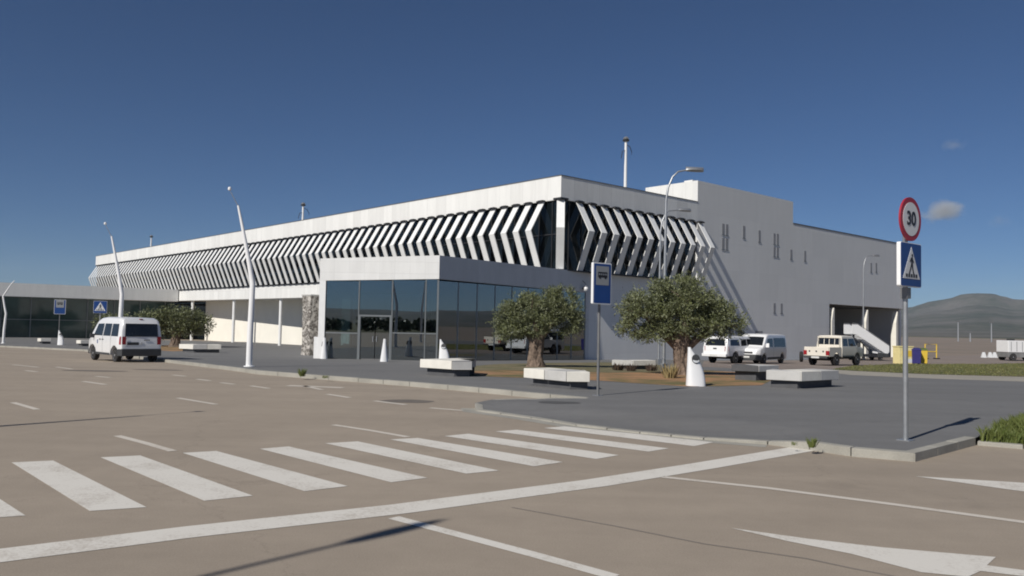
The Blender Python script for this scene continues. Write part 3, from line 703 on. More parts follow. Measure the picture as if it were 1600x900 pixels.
a3 = (33.253, 77.316); arm_lamp((*a3, ground_z(a3[1],.12)), R(20), 9.9, 'grey lamp in front of the open baggage bay at the right end of the terminal', arm=1.2)
# lamp beside the camera position, seen only by its shadow on the road in front
arm_lamp((-7.97,-1.35,0), R(50), 7.6, 'grey arm lamp standing outside the frame beside the near road', rad=.06, arm=.65, head=1.05, hw_=.55)

def wall_light():
    x, y = loc2w(2.05,-.003)
    t = thing('wall_light', 'small white round light on a bracket high on the grey wall', 'wall light', (x,y,4.35), TR)
    m = MB(); m.tube([(0,0,.55),(0,-.12,.55),(0,-.42,.30),(0,-.45,.06)], .03, 8); m.build('bracket', M['steel'], t, smooth=True)
    m = MB(); m.lathe([(.03,-.17),(.13,-.12),(.17,0),(.13,.10),(.04,.13)], 14, c=(0,-.45,-.02)); m.build('lamp_head', M['lampwhite'], t, smooth=True)
    m = MB(); m.lathe([(.10,-.08),(.172,-.02),(.12,.12),(.05,.14)], 14, c=(-.02,-.38,-.02)); m.build('hood', M['dark'], t, smooth=True)
wall_light()

# ------------------------------------------------------------------ road signs
SN = R(-51)      # way the sign faces point
def text_mesh(name, s, size, mt, parent, loc, depth=.004):
    cu = bpy.data.curves.new(name, 'FONT'); cu.body = s; cu.size = size; cu.align_x = 'CENTER'; cu.align_y = 'CENTER'; cu.extrude = depth; cu.offset = size*.022
    tmp = bpy.data.objects.new(name+'_tmp', cu); COL.objects.link(tmp)
    dg = bpy.context.evaluated_depsgraph_get(); me = bpy.data.meshes.new_from_object(tmp.evaluated_get(dg))
    bpy.data.objects.remove(tmp); bpy.data.curves.remove(cu)
    me.name = name; me.materials.clear(); me.materials.append(mt)
    o = bpy.data.objects.new(name, me); COL.objects.link(o); o.parent = parent; o.location = loc; o.rotation_euler = (R(90),0,0)
    return o
# sign local frame: face looks along -y, x to the right as read
def plate(m, poly, y0, y1):   # poly in (x,z)
    m.extr([(x,y0,z) for x,z in poly], (0,y1-y0,0))
def rrect(w_, h_, r, cx=0, cz=0, n=5):
    out = []
    for sx, sz, a0 in ((1,1,0),(-1,1,90),(-1,-1,180),(1,-1,270)):
        for i in range(n+1):
            a = R(a0+90*i/n); out.append((cx+sx*(w_/2-r)+r*math.cos(a), cz+sz*(h_/2-r)+r*math.sin(a)))
    return out
def circ(r, cz, n=40): return [(r*math.cos(2*math.pi*i/n), cz+r*math.sin(2*math.pi*i/n)) for i in range(n)]
def walker(m, cz, s, y0, y1):
    """walking figure seen from the side"""
    def P(pts): plate(m, [(x*s, cz+z*s) for x,z in pts], y0, y1)
    P([(.05+.055*math.cos(2*math.pi*i/14), .44+.06*math.sin(2*math.pi*i/14)) for i in range(14)])
    P([(-.05,.36),(.08,.37),(.09,.10),(-.04,.09)])
    P([(.085,.34),(.20,.16),(.17,.13),(.06,.25)]); P([(-.05,.35),(-.17,.19),(-.14,.16),(-.03,.26)])
    P([(-.04,.12),(.05,.10),(-.08,-.13),(-.18,-.32),(-.25,-.30),(-.14,-.10)])
    P([(.0,.11),(.09,.11),(.13,-.10),(.20,-.28),(.27,-.31),(.13,-.33),(.05,-.10)])
def ped_face(t, cz, s=.60):
    m = MB(); plate(m, rrect(s,s,.03,0,cz), 0, .06); c = m.build('casing', M['sign_back'], t)
    m = MB(); plate(m, rrect(s-.02,s-.02,.03,0,cz), -.004, -.0005); b = m.build('blue_face', M['sign_blue'], c)
    m = MB(); plate(m, [(-.245*s/.6,cz-.19*s/.6),(.245*s/.6,cz-.19*s/.6),(0,cz+.245*s/.6)], -.008, -.0045); m.build('white_triangle', M['sign_white'], c)
    m = MB(); walker(m, cz-.02*s/.6, .34*s/.6, -.012, -.0085)
    for i in range(5): 
        x0 = (-.165+i*.07)*s/.6; plate(m, [(x0,cz-.17*s/.6),(x0+.045*s/.6,cz-.17*s/.6),(x0+.045*s/.6,cz-.125*s/.6),(x0,cz-.125*s/.6)], -.012, -.0085)
    m.build('walking_figure', M['sign_black'], c)
p = (6.098, 12.668); pz = ground_z(p[1],.12); p = (p[0]+.09*math.cos(SN), p[1]+.09*math.sin(SN))
t = thing('traffic_sign', 'round red 30 sign above a square blue crossing sign on the right kerb', 'traffic sign', (p[0],p[1],pz), SN+R(90))
m = MB(); m.tube([(0,.09,-.1),(0,.09,3.72)], .038, 12); m.build('pole', M['steel'], t, smooth=True)
m = MB(); m.box(-.10,-.01,0,.10,.19,.012); m.build('base_plate', M['steel'], t)
m = MB(); m.box(-.06,.03,2.18,.06,.14,2.35); m.build('clamp', M['steel_dark'], t)
ped_face(t, 2.70, .68)
m = MB(); plate(m, circ(.34,3.41), 0, .03); c = m.build('speed_limit_disc', M['sign_red'], t)
m = MB(); plate(m, circ(.262,3.41), -.004, -.0005); m.build('white_centre', M['sign_white'], c)
text_mesh('speed_number', '30', .30, M['sign_black'], c, (0,-.006,3.41))

def bus_sign(loc, rot, label, zb=2.2, hh=1.0, ww=.60):
    t = thing('bus_stop_sign', label, 'bus stop sign', loc, rot, 'blue bus stop signs')
    cz = zb+hh/2
    m = MB(); m.tube([(0,.10,-.1),(0,.10,zb+hh-.1)], .035, 12); m.build('pole', M['steel_dark'], t, smooth=True)
    m = MB(); m.box(-.09,.0,0,.09,.2,.012); m.build('base_plate', M['steel'], t)
    m = MB(); plate(m, rrect(ww,hh,.03,0,cz), 0, .07); c = m.build('casing', M['sign_back'], t)
    m = MB(); plate(m, rrect(ww-.05,hh-.05,.02,0,cz), -.004, -.0005); m.build('blue_face', M['sign_blue'], c)
    f = ww/.6; Q = lambda pts: [(x*f, cz+z*f) for x, z in pts]
    m = MB(); plate(m, Q(rrect(.42,.46,.01,0,.19)), -.008, -.0045); m.build('pale_panel', M['sign_grey'], c)
    m = MB()   # bus seen from the side
    plate(m, Q(rrect(.30,.055,.015,0,.175)), -.012, -.0085); plate(m, Q(rrect(.30,.03,.012,0,.262)), -.012, -.0085)
    for i in range(5): plate(m, Q([(-.15+i*.07,.20),(-.138+i*.07,.20),(-.138+i*.07,.25),(-.15+i*.07,.25)]), -.012, -.0085)
    for x in (-.09,.09): plate(m, Q([(x+.032*math.cos(2*math.pi*i/14), .145+.032*math.sin(2*math.pi*i/14)) for i in range(14)]), -.0125, -.0085)
    m.build('bus_symbol', M['sign_black'], c)
p = (2.180, 19.736); bus_sign((*p, ground_z(p[1],.12)), R(37), 'blue bus stop sign on a post between the two olive trees')
p = (-42.115, 76.329); bus_sign((*p, ground_z(p[1],.12)), R(20), 'small blue bus stop sign in front of the arrivals wing at far left', 2.75, 1.35, .95)
p = (-23.72, 47.20)
t = thing('crossing_sign', 'small blue crossing sign on a thin post beside the far left lamp and olive tree', 'traffic sign', (p[0],p[1],ground_z(p[1],.12)), R(20))
m = MB(); m.tube([(0,.10,-.1),(0,.10,2.95)], .035, 10); m.build('pole', M['steel'], t, smooth=True)
ped_face(t, 2.62, .7)

# ------------------------------------------------------------------ fin-shaped light bollards and stone benches
def bollard(loc, rot, label, h=1.12, wdt=.56):
    t = thing('light_bollard', label, 'bollard', loc, rot, 'white fin-shaped light bollards')
    rows = []
    nh = 16
    for i in range(nh+1):
        s = i/nh; z = h*s
        xl = 0.0 + .04*s; xr = wdt*(1-s**2.1*.86) - .0*s
        if i == nh: xr = xl+.07
        cx = (xl+xr)/2; rx = (xr-xl)/2; ry = .20*(1-.72*s)
        rows.append([(cx+rx*math.copysign(abs(math.cos(a))**.7,math.cos(a))-wdt/2, ry*math.copysign(abs(math.sin(a))**.7,math.sin(a)), z) for a in [2*math.pi*k/20 for k in range(20)]])
    m = MB(); m.rows(rows); m.build('body', M['lampwhite'], t, smooth=True)
    for sgn in (-1,1):
        cz, cx = h*.70, -wdt/2+.24
        m = MB(); rr = []
        for r_, d in ((1.0,.0),(.92,.018)):
            rr.append([(cx+.125*r_*math.cos(a), sgn*(.105+d-.02*math.sin(a)), cz+.135*r_*math.sin(a)) for a in [2*math.pi*k/22 for k in range(22)]])
        m.rows(rr); g = m.build('lamp_opening', M['trim'], t, smooth=True)
        m = MB(); m.rows([[(cx+.10*math.cos(a), sgn*(.126-.02*math.sin(a)), cz-.03+.085*(math.sin(a) if math.sin(a)<0 else .35*math.sin(a))) for a in [2*math.pi*k/18 for k in range(18)]],
                          [(cx+.08*math.cos(a), sgn*(.131-.02*math.sin(a)), cz-.03+.07*(math.sin(a) if math.sin(a)<0 else .35*math.sin(a))) for a in [2*math.pi*k/18 for k in range(18)]]]); m.build('lens', M['lens'], g, smooth=True)
    return t
def gl(p, k=.12): return (p[0], p[1], ground_z(p[1],k))
p = (5.393, 23.869); bollard(gl(p), R(8), 'white fin-shaped light bollard in front of the larger olive tree trunk')
p = (-3.295, 40.775); bollard(gl((p[0],p[1])), R(0), 'white fin-shaped light bollard behind the leftmost stone bench near the hall corner', 1.15)
p = (-6.209, 40.290); bollard(gl(p), R(100), 'white bollard seen edge-on in front of the glass entrance door')
p = (-9.914, 43.578); bollard(gl(p), R(105), 'white bollard seen edge-on at the left post of the entrance hall')
p = (-40.057, 73.021); bollard(gl(p), R(5), 'white fin-shaped light bollard far left, under the bus stop sign', 1.3)
p = (-8.495, 44.154)
t = thing('post', 'short slim white post standing before the hall glass left of the door', 'post', gl(p))
m = MB(); m.lathe([(.07,-.05),(.07,.66),(.05,.72)], 12); m.build('shaft', M['lampwhite'], t, smooth=True)
m = MB(); m.lathe([(.072,.5),(.074,.51),(.074,.56),(.072,.57)], 12); m.build('band', M['steel'], t, smooth=True)

def bench(label, pts, depth, seatz, blockh, back=1, mats=('stone','stone_g','stone','stone_g','stone'), z=None, inset=.18, nseg=2.0):
    """bent row of stone blocks on a recessed dark plinth; pts = front edge (xy)"""
    P = [Vector(p) for p in pts]; c = sum(P, Vector((0,0)))/len(P)
    zz = ground_z(c.y,.12) if z is None else z
    t = thing('stone_bench', label, 'bench', (c.x,c.y,zz), 0, 'faceted stone benches')
    nr = []
    for i in range(len(P)):
        d = (P[min(i+1,len(P)-1)]-P[max(i-1,0)]).normalized(); nr.append(Vector((-d.y,d.x))*back)
    def row(off): return [P[i]-c+nr[i]*off for i in range(len(P))]
    A, B = row(0), row(depth); A2, B2 = row(inset), row(depth-inset*.6)
    j = 0
    for i in range(len(P)-1):
        n = max(1, round((P[i+1]-P[i]).length/(nseg*.5)))
        for k in range(n):
            t0, t1 = k/n, (k+1)/n-.012
            a,b,cc,dd = A[i].lerp(A[i+1],t0), A[i].lerp(A[i+1],t1), B[i].lerp(B[i+1],t1), B[i].lerp(B[i+1],t0)
            m = MB(); m.hexa([(q.x,q.y,seatz-blockh) for q in (a,b,cc,dd)]+[(q.x,q.y,seatz) for q in (a,b,cc,dd)])
            m.build('seat_block', M[mats[j % len(mats)]], t, bevel=.012); j += 1
    m = MB()
    for i in range(len(P)-1):
        a,b,cc,dd = A2[i],A2[i+1],B2[i+1],B2[i]
        if i == 0: a = a.lerp(b,.12); dd = dd.lerp(cc,.12)
        if i == len(P)-2: b = b.lerp(a,.06); cc = cc.lerp(dd,.06)
        m.hexa([(q.x,q.y,-.12) for q in (a,b,cc,dd)]+[(q.x,q.y,seatz-blockh-.002) for q in (a,b,cc,dd)])
    m.build('plinth', M['plinth'], t)
    return t
bench('leftmost near stone bench, cream and grey blocks, below the hall corner', [(-2.93,26.56),(-1.83,25.68),(-1.20,25.9)], 1.9, .50, .27, z=.12)
bench('low stone bench in front of the smaller olive tree trunk', [(.37,22.76),(1.47,21.41),(2.09,21.47)], .95, .47, .26, z=.12)
bench('pale stone bench standing on dark paving at right, in front of the parked pickup', [(7.45,23.9),(8.31,23.43),(9.9,24.7)], .9, .50, .28, z=.12, mats=('stone_g','stone','stone_g','stone_g'))
bench('stone bench with shade coloured into its dark blocks in front of the parked white passenger van', [(7.3,27.1),(8.1,26.75),(9.0,27.5)], .9, .50, .2, mats=('plinth','stone_g','plinth'))  # seat blocks darkened: the tree's shade is put into their colour
bench('low pale stone bench half hidden left of the larger olive trunk', [(4.4,35.6),(5.3,35.4),(6.4,36.1)], .6, .40, .22, mats=('stone_g','stone','stone_g'))
bench('stone bench in front of the far left olive tree behind the van', [(-21.6,53.4),(-20.4,52.7),(-18.9,53.6)], 1.0, .52, .30)
bench('far left stone bench in front of the arrivals wing, second from the left', [(-37.2,70.2),(-36.6,69.8),(-35.9,70.3)], .8, .50, .28)
bench('farthest left stone bench beside the far bollard', [(-43.3,75.0),(-42.8,74.7),(-42.1,75.1)], .8, .50, .28)

# carved totem beside the canopy
m, nt, b = newmat('carved_relief'); Lk = nt.links.new
tc = N(nt,'ShaderNodeTexCoord'); vo = N(nt,'ShaderNodeTexVoronoi', feature='DISTANCE_TO_EDGE', Scale=7.5); mp = N(nt,'ShaderNodeMapping'); mp.inputs['Scale'].default_value=(1,1,.62)
ns = N(nt,'ShaderNodeTexNoise', Scale=3.0); Lk(tc.outputs['Object'], mp.inputs[0]); Lk(mp.outputs[0], vo.inputs['Vector']); 
mr = N(nt,'ShaderNodeMapRange'); mr.inputs[1].default_value=.03; mr.inputs[2].default_value=.11; Lk(vo.outputs['Distance'], mr.inputs[0])
mx = N(nt,'ShaderNodeMix', data_type='RGBA'); mx.inputs[6].default_value=(.50,.47,.43,1); mx.inputs[7].default_value=(.13,.115,.10,1)
ml = N(nt,'ShaderNodeMath', operation='MULTIPLY'); Lk(mr.outputs[0], ml.inputs[0]); m3 = N(nt,'ShaderNodeMapRange'); m3.inputs[1].default_value=.42; m3.inputs[2].default_value=.5; Lk(tc.outputs['Object'], ns.inputs['Vector']); Lk(ns.outputs[0], m3.inputs[0]); Lk(m3.outputs[0], ml.inputs[1])
Lk(ml.outputs[0], mx.inputs[0]); Lk(mx.outputs[2], b.inputs['Base Color']); b.inputs['Roughness'].default_value=.8
bp = N(nt,'ShaderNodeBump', Strength=.8, Distance=.05, invert=True); Lk(ml.outputs[0], bp.inputs['Height']); Lk(bp.outputs[0], b.inputs['Normal'])
M['relief'] = m
p = (-12.687, 51.829)
t = thing('carved_totem', 'square carved stone column with black and white relief at the left of the hall', 'sculpture', gl(p), R(-37))
rows = []
for z,hx,hy,ox in ((-.3,.44,.40,0),(.0,.42,.40,.03),(.5,.38,.38,.05),(1.2,.36,.36,.0),(2.0,.37,.35,-.03),(2.8,.38,.36,-.01),(3.75,.42,.40,.0)):
    rows.append([(ox-hx,-hy,z),(ox+hx,-hy,z),(ox+hx,hy,z),(ox-hx,hy,z)])
m = MB(); m.rows(rows); m.build('shaft', M['relief'], t)
m = MB(); m.prism([(-.46,-.44),(.46,-.44),(.46,.44),(-.46,.44)], 3.75, 3.83); m.build('cap', M['stone_g'], t)

# ------------------------------------------------------------------ olive trees
def olive(label, loc, blobs, nleaf, leaf, trunk, limbs, seed, group='olive trees on the forecourt'):
    rnd = random.Random(seed)
    t = thing('olive_tree', label, 'tree', loc, 0, group)
    m = MB()
    m.tube(trunk[0], trunk[1], 18, jit=.5)
    tp = [Vector(q) for q in trunk[0]]; n_ = len(tp)
    for j in range(4):     # ribs of old wood twisting up the trunk
        a0 = j*1.6+seed; m.tube([q+Vector((math.cos(a0+i*.45), math.sin(a0+i*.45), 0))*trunk[1][i]*.66 for i, q in enumerate(tp)], [r_*.40 for r_ in trunk[1]], 10, jit=.5)
    for pts, rd in limbs: m.tube(pts, rd, 8, jit=.25)
    for pts, rd in limbs:        # thin twigs off every limb end
        e = Vector(pts[-1])
        for _ in range(5):
            d = Vector((rnd.uniform(-1,1),rnd.uniform(-1,1),rnd.uniform(-.1,.9))).normalized()*rnd.uniform(.4,.9)
            m.tube([e,e+d*.5+Vector((0,0,.05)),e+d], [rd[-1]*.7,rd[-1]*.45,.008], 5)
    m.build('trunk', M['bark'], t, smooth=True)
    vs, fs = [], []
    wts = [b[3]*b[4]*b[5] for b in blobs]; tot = sum(wts)
    for b, wt in zip(blobs, wts):
        cx,cy,cz,rx,ry,rz = b
        ntw = int(nleaf*wt/tot/6)
        made = 0; tries = 0
        while made < ntw and tries < ntw*6:
            tries += 1
            d = Vector((rnd.gauss(0,1),rnd.gauss(0,1),rnd.gauss(0,1))).normalized(); r = rnd.random()**.42*(1+rnd.gauss(0,.10))
            p = Vector((cx+d.x*rx*r, cy+d.y*ry*r, cz+d.z*rz*r))
            if noise.noise(p*1.9+Vector((seed,0,0))) < -.12 or noise.noise(p*4.3+Vector((0,seed,0))) < -.26: continue
            made += 1
            td = (d*.8+Vector((rnd.uniform(-.7,.7),rnd.uniform(-.7,.7),rnd.uniform(-.3,.8)))).normalized()   # twig direction
            tl = leaf*rnd.uniform(1.8,3.6)
            for j in range(6):
                q = p+td*tl*(j/5-.3)
                a = Vector((rnd.gauss(0,1),rnd.gauss(0,1),rnd.gauss(0,1))).normalized()
                ax = (td*.9+a*.9).normalized(); sd = ax.cross(Vector((rnd.gauss(0,1),rnd.gauss(0,1),rnd.gauss(0,1)))).normalized()
                L_ = leaf*rnd.uniform(.55,1.5); W_ = L_*rnd.uniform(.12,.20)
                o = len(vs); vs += [q, q+ax*L_*.5+sd*W_, q+ax*L_, q+ax*L_*.5-sd*W_]; fs.append((o,o+1,o+2,o+3))
    me = bpy.data.meshes.new('crown'); me.from_pydata([tuple(v) for v in vs], [], fs); me.materials.append(M['olive'])
    o = bpy.data.objects.new('crown', me); COL.objects.link(o); o.parent = t
    return t
# smaller near tree
p = (1.092, 36.364)
olive('smaller olive tree with a rounded crown and reddish trunk left of the bus stop sign', gl(p),
 [(-.95,0,2.15,.92,.9,.80),(-1.2,.2,1.65,.65,.7,.55),(-.35,.3,2.65,.85,.8,.60),(.30,-.1,2.35,.85,.9,.75),(1.15,.1,2.55,.85,.85,.85),(1.40,0,1.95,.62,.7,.55),(.65,.2,3.0,.75,.7,.50),(-.2,-.3,1.9,.9,.8,.55),(1.25,.1,3.15,.52,.5,.42),(-.75,0,2.9,.55,.55,.38)],
 44000, .092, ([(.0,0,-.1),(.0,0,.12),(-.02,0,.4),(.05,0,.8),(.02,.0,1.2),(.1,0,1.45)], [.42,.37,.33,.30,.31,.26]),
 [([(.0,0,1.1),(-.4,.1,1.55),(-.9,.15,2.2)],[.22,.15,.06]),([(.1,0,1.2),(.5,.0,1.7),(1.1,.1,2.4)],[.22,.15,.06]),([(.05,0,1.2),(.0,-.3,1.8),(-.2,-.3,2.5)],[.18,.12,.05]),([(.05,.05,1.2),(.3,.4,1.8),(.5,.4,2.7)],[.18,.12,.05])], 3)
# larger near tree
p = (6.265, 30.135)
olive('larger olive tree with a broad dark crown right of the bus stop sign', gl(p),
 [(-1.5,0,2.35,.85,.9,.62),(-1.75,.1,1.75,.65,.75,.42),(-.75,.1,2.75,.95,.95,.68),(.15,-.1,2.85,.95,.95,.72),(.95,.2,2.45,.85,.9,.62),(1.55,.0,2.05,.75,.8,.52),(1.0,-.1,1.72,.8,.8,.42),(-.5,-.2,2.0,1.0,.9,.55),(.35,.2,2.1,.9,.9,.6),(-1.05,-.1,1.55,.75,.7,.36),(-.3,.1,3.2,.7,.65,.36),(1.85,.1,1.72,.45,.5,.34)],
 54000, .092, ([(.1,0,-.1),(.08,0,.1),(.02,0,.45),(.0,0,.85),(-.02,0,1.2),(-.05,0,1.5)], [.34,.30,.27,.27,.31,.28]),
 [([(-.1,0,1.1),(-.6,.05,1.5),(-1.3,.1,2.1)],[.26,.17,.06]),([(.1,0,1.0),(.55,0,1.32),(1.2,.05,1.75)],[.24,.15,.06]),([(0,0,1.3),(.1,-.3,1.9),(.1,-.2,2.7)],[.2,.13,.05]),([(-.05,.05,1.3),(-.35,.4,1.9),(-.6,.3,2.6)],[.2,.13,.05])], 8)
# trees in front of the arrivals wing
p = (-30.4,74.2)
ft = olive('dark olive tree right behind the white van, in front of the canopy', gl(p),
 [(-2.6,0,2.6,1.5,1.5,1.1),(-.7,0,3.1,1.6,1.5,1.0),(1.3,0,3.0,1.6,1.5,1.0),(2.6,0,2.3,1.1,1.2,.8),(-1.6,0,1.7,1.3,1.2,.7),(.8,0,2.0,1.6,1.4,.8),(3.3,0,2.9,.6,.7,.4)],
 16000, .24, ([(0,0,-.1),(0,0,.4),(.1,0,1.1),(0,0,1.7)], [.62,.45,.40,.36]),
 [([(0,0,1.3),(-.9,0,2.0),(-1.9,0,2.8)],[.28,.18,.07]),([(.05,0,1.3),(.9,.1,2.0),(1.9,.1,2.8)],[.28,.18,.07]),([(0,0,1.4),(.1,-.4,2.2),(0,-.3,3.1)],[.24,.15,.06])], 12)
ft.scale = (.86,1,.84)
p = (-35.6,74.0)
ft = olive('smaller olive tree left of the white van, beside the crossing sign', gl(p),
 [(-.8,0,2.2,1.0,1.0,.8),(.4,0,2.4,1.0,1.0,.8),(1.2,0,1.8,.7,.7,.6),(-.3,0,1.6,.9,.8,.5)],
 6000, .22, ([(0,0,-.1),(0,0,.4),(.05,0,1.0),(0,0,1.4)], [.42,.32,.28,.24]),
 [([(0,0,1.1),(-.6,0,1.7),(-1.1,0,2.3)],[.18,.12,.05]),([(.05,0,1.1),(.6,.1,1.7),(1.1,.1,2.3)],[.18,.12,.05])], 15)

ft.scale = (1,1,.86)
# shrubs in the bed, weeds, grass
def tuft(label, loc, h, r, n, name='weed', cat='weed', group=None, seed=1, mt='blade', lean=.5):
    rnd = random.Random(seed); vs, fs = [], []
    for _ in range(n):
        a = rnd.uniform(0,6.28); d = rnd.random()**.6*r; b = Vector((math.cos(a)*d, math.sin(a)*d, -.02))
        dr_ = Vector((math.cos(a+rnd.uniform(-.8,.8))*lean*rnd.random(), math.sin(a)*lean*rnd.random(), 1)).normalized(); L_ = h*rnd.uniform(.5,1.05)
        sd = Vector((math.cos(a+1.57), math.sin(a+1.57), 0))*h*.055
        o = len(vs); mid = b+dr_*L_*.55; tip = b+dr_*L_+Vector((dr_.x,dr_.y,-.3))*L_*.15
        vs += [b-sd*.5, b+sd*.5, mid+sd, tip, mid-sd]; fs.append((o,o+1,o+2,o+3,o+4))
    me = bpy.data.meshes.new(name); me.from_pydata([tuple(v) for v in vs], [], fs); me.materials.append(M[mt])
    o = bpy.data.objects.new(name, me); COL.objects.link(o); o.location = loc
    return tag(o, label, cat, group)
p = (4.351, 11.823); tuft('green weed growing from the kerb at the end of the white stop line', gl(p), .17, .05, 60, seed=2)
p = (4.162, 12.019); tuft('tiny dark weed on the kerb left of the green weed', gl(p), .07, .05, 26, seed=3)
p = (-6.297, 24.858); tuft('dark weed on the kerb in front of the carved column', gl(p), .28, .10, 60, seed=4)
p = (-5.453, 24.210); tuft('low dark weed along the kerb right of the larger kerb weed', gl(p), .12, .10, 40, seed=5)
p = (5.606, 27.904); tuft('dry yellow tuft against the base of the larger olive trunk', gl((p[0]-.25,p[1]-.35)), .55, .22, 90, 'dry_grass_tuft', 'grass tuft', seed=6, mt='dry')
for i,(p,lb) in enumerate((((4.417, 33.806),'dark reddish shrub at the left end of the half-hidden bench'),((4.874, 33.323),'dark shrub before the half-hidden bench, right of the reddish one'),((5.825, 33.869),'small dark shrub near the grey lamp foot'))):
    tuft(lb, gl(p), .38, .22, 70, 'shrub', 'shrub', seed=20+i, mt='shrub')

def blades(name, poly, n, h, mt, seed, wd=.012, base=.118):
    rnd = random.Random(seed); xs = [p[0] for p in poly]; ys = [p[1] for p in poly]; vs, fs = [], []
    def inside(x,y):
        c = False; j = len(poly)-1
        for i in range(len(poly)):
            if (poly[i][1] > y) != (poly[j][1] > y) and x < (poly[j][0]-poly[i][0])*(y-poly[i][1])/(poly[j][1]-poly[i][1])+poly[i][0]: c = not c
            j = i
        return c
    k = 0
    while k < n:
        x, y = rnd.uniform(min(xs),max(xs)), rnd.uniform(min(ys),max(ys))
        if not inside(x,y): continue
        k += 1
        f = .55+.9*max(0,noise.noise(Vector((x*.9,y*.9,seed)))+.35)
        L_ = h*f*rnd.uniform(.5,1.1); a = rnd.uniform(0,6.28); l = rnd.uniform(.1,.7)
        b = Vector((x,y,drop(y)+base)); tip = b+Vector((math.cos(a)*l*L_, math.sin(a)*l*L_, L_)); mid = b+Vector((math.cos(a)*l*.3*L_, math.sin(a)*l*.3*L_, L_*.6))
        a2 = rnd.uniform(0,6.28); sd = Vector((math.cos(a2),math.sin(a2),0))*wd*rnd.uniform(.6,1.4)
        o = len(vs); vs += [b-sd,b+sd,mid+sd*.7,tip,mid-sd*.7]; fs.append((o,o+1,o+2,o+3,o+4))
    me = bpy.data.meshes.new(name); me.from_pydata([tuple(v) for v in vs], [], fs); me.materials.append(M[mt])
    o = bpy.data.objects.new(name, me); COL.objects.link(o)
    return tag(o, kind='stuff')
VERGE = [(7.549, 13.171), (8.101, 12.958), (8.892, 12.651), (13.140, 18.681), (10.155, 16.237), (8.849, 14.794)]
blades('grass', VERGE, 9000, .30, 'blade', 3, .011, .045)
blades('grass', GSTRIP, 20000, .075, 'stripblade', 5, .022)

# belt of trees beyond the car park behind the camera, mirrored in the hall glass
def tree_belt():
    rnd = random.Random(31); vs, fs = [], []
    for i in range(150):
        cx, cy = -120+i*1.7+rnd.uniform(-1.5,1.5), -92+rnd.uniform(-5,5); hh = rnd.uniform(1.8,2.8)+1.6*max(0,noise.noise(Vector((i*.07,3.3,0))))
        rx = hh*rnd.uniform(.6,.9)
        for _ in range(150):
            d = Vector((rnd.gauss(0,1),rnd.gauss(0,1),rnd.gauss(0,1))).normalized()*rnd.random()**.4
            p = Vector((cx+d.x*rx, cy+d.y*rx, hh*.52+d.z*hh*.5)); a = Vector((rnd.gauss(0,1),rnd.gauss(0,1),rnd.gauss(0,1))).normalized(); b = a.cross(Vector((rnd.gauss(0,1),rnd.gauss(0,1),1))).normalized()
            o = len(vs); vs += [p-a*.5,p+b*.4,p+a*.5,p-b*.4]; fs.append((o,o+1,o+2,o+3))
    me = bpy.data.meshes.new('wood'); me.from_pydata([tuple(v) for v in vs], [], fs); me.materials.append(M['olive'])
    o = bpy.data.objects.new('wood', me); COL.objects.link(o); tag(o, kind='stuff')
tree_belt()

# ------------------------------------------------------------------ vehicles
def interp(tab, x):
    if x <= tab[0][0]: return tab[0][1]
    for (a,b),(c,d) in zip(tab, tab[1:]):
        if a <= x <= c: return b+(d-b)*(x-a)/(c-a) if c > a else d
    return tab[-1][1]
class Shell:
    """car body lofted from a side profile; x forward, y to the left"""
    def __init__(s, top, hw, sill, wheels, wr, arch, belt, tum, rc):
        s.top, s.hw, s.sill, s.wheels, s.wr, s.arch, s.belt, s.tum, s.rc = top, hw, sill, wheels, wr, arch, belt, tum, rc
    def zt(s, x): return interp(s.top, x)
    def zb(s, x):
        z = s.sill if not callable(s.sill) else s.sill(x)
        for w_ in s.wheels:
            d = abs(x-w_)
            if d < s.arch: z = max(z, s.wr+math.sqrt(s.arch**2-d*d))
        return z
    def ys(s, x, z): return interp(s.hw, x)*(1-s.tum*max(0, z-s.belt)) - .05*max(0, (s.belt-.35-z))
    def mesh(s):
        xs = set(); x0, x1 = s.top[0][0], s.top[-1][0]
        n = 46
        for i in range(n+1): xs.add(round(x0+(x1-x0)*i/n,4))
        for p in s.top: xs.add(round(p[0],4))
        for p in s.hw:
            if x0 <= p[0] <= x1: xs.add(round(p[0],4))
        for w_ in s.wheels:
            for k in range(13):
                a = math.pi*k/12; xs.add(round(w_+s.arch*.999*math.cos(a),4))
            xs.add(round(w_+s.arch+.004,4)); xs.add(round(w_-s.arch-.004,4))
        rows = []
        for x in sorted(q for q in xs if x0 <= q <= x1):
            zb, zt = s.zb(x), s.zt(x); zt = max(zt, zb+.05); rc = min(s.rc, (zt-zb)*.4)
            half = [(0,zb)]
            for f in (0,.03,.12,.25,.4,.55,.7,.85,1):
                z = zb+(zt-rc-zb)*f; half.append((s.ys(x,z)-(.03 if f == 0 else 0), z))
            yk = s.ys(x, zt-rc)
            for k in range(1,5):
                a = math.pi/2*k/4; half.append((yk-rc*1.15*(1-math.cos(a)), zt-rc+rc*math.sin(a)))
            half.append((0, zt+.025*min(1, yk)))
            rows.append([(x,y,z) for y,z in half] + [(x,-y,z) for y,z in half[-2:0:-1]])
        m = MB(); m.rows(rows); return m
    def side(s, quad, sgn, off=.006, nu=8, nv=4):
        """patch lying on the body side; quad = (x,z) corners rear-bottom, front-bottom, front-top, rear-top"""
        a,b,c,d = quad; rows = []
        for i in range(nv+1):
            v = i/nv; row = []
            for j in range(nu+1):
                u = j/nu
                x = (a[0]*(1-u)+b[0]*u)*(1-v)+(d[0]*(1-u)+c[0]*u)*v; z = (a[1]*(1-u)+b[1]*u)*(1-v)+(d[1]*(1-u)+c[1]*u)*v
                row.append((x, sgn*(s.ys(x,z)+off), z))
            rows.append(row)
        return rows
    def sill_strip(s, x0, x1, z0, z1, sgn, off=.012): return s.side(((x0,z0),(x1,z0),(x1,z1),(x0,z1)), sgn, off, 14, 2)
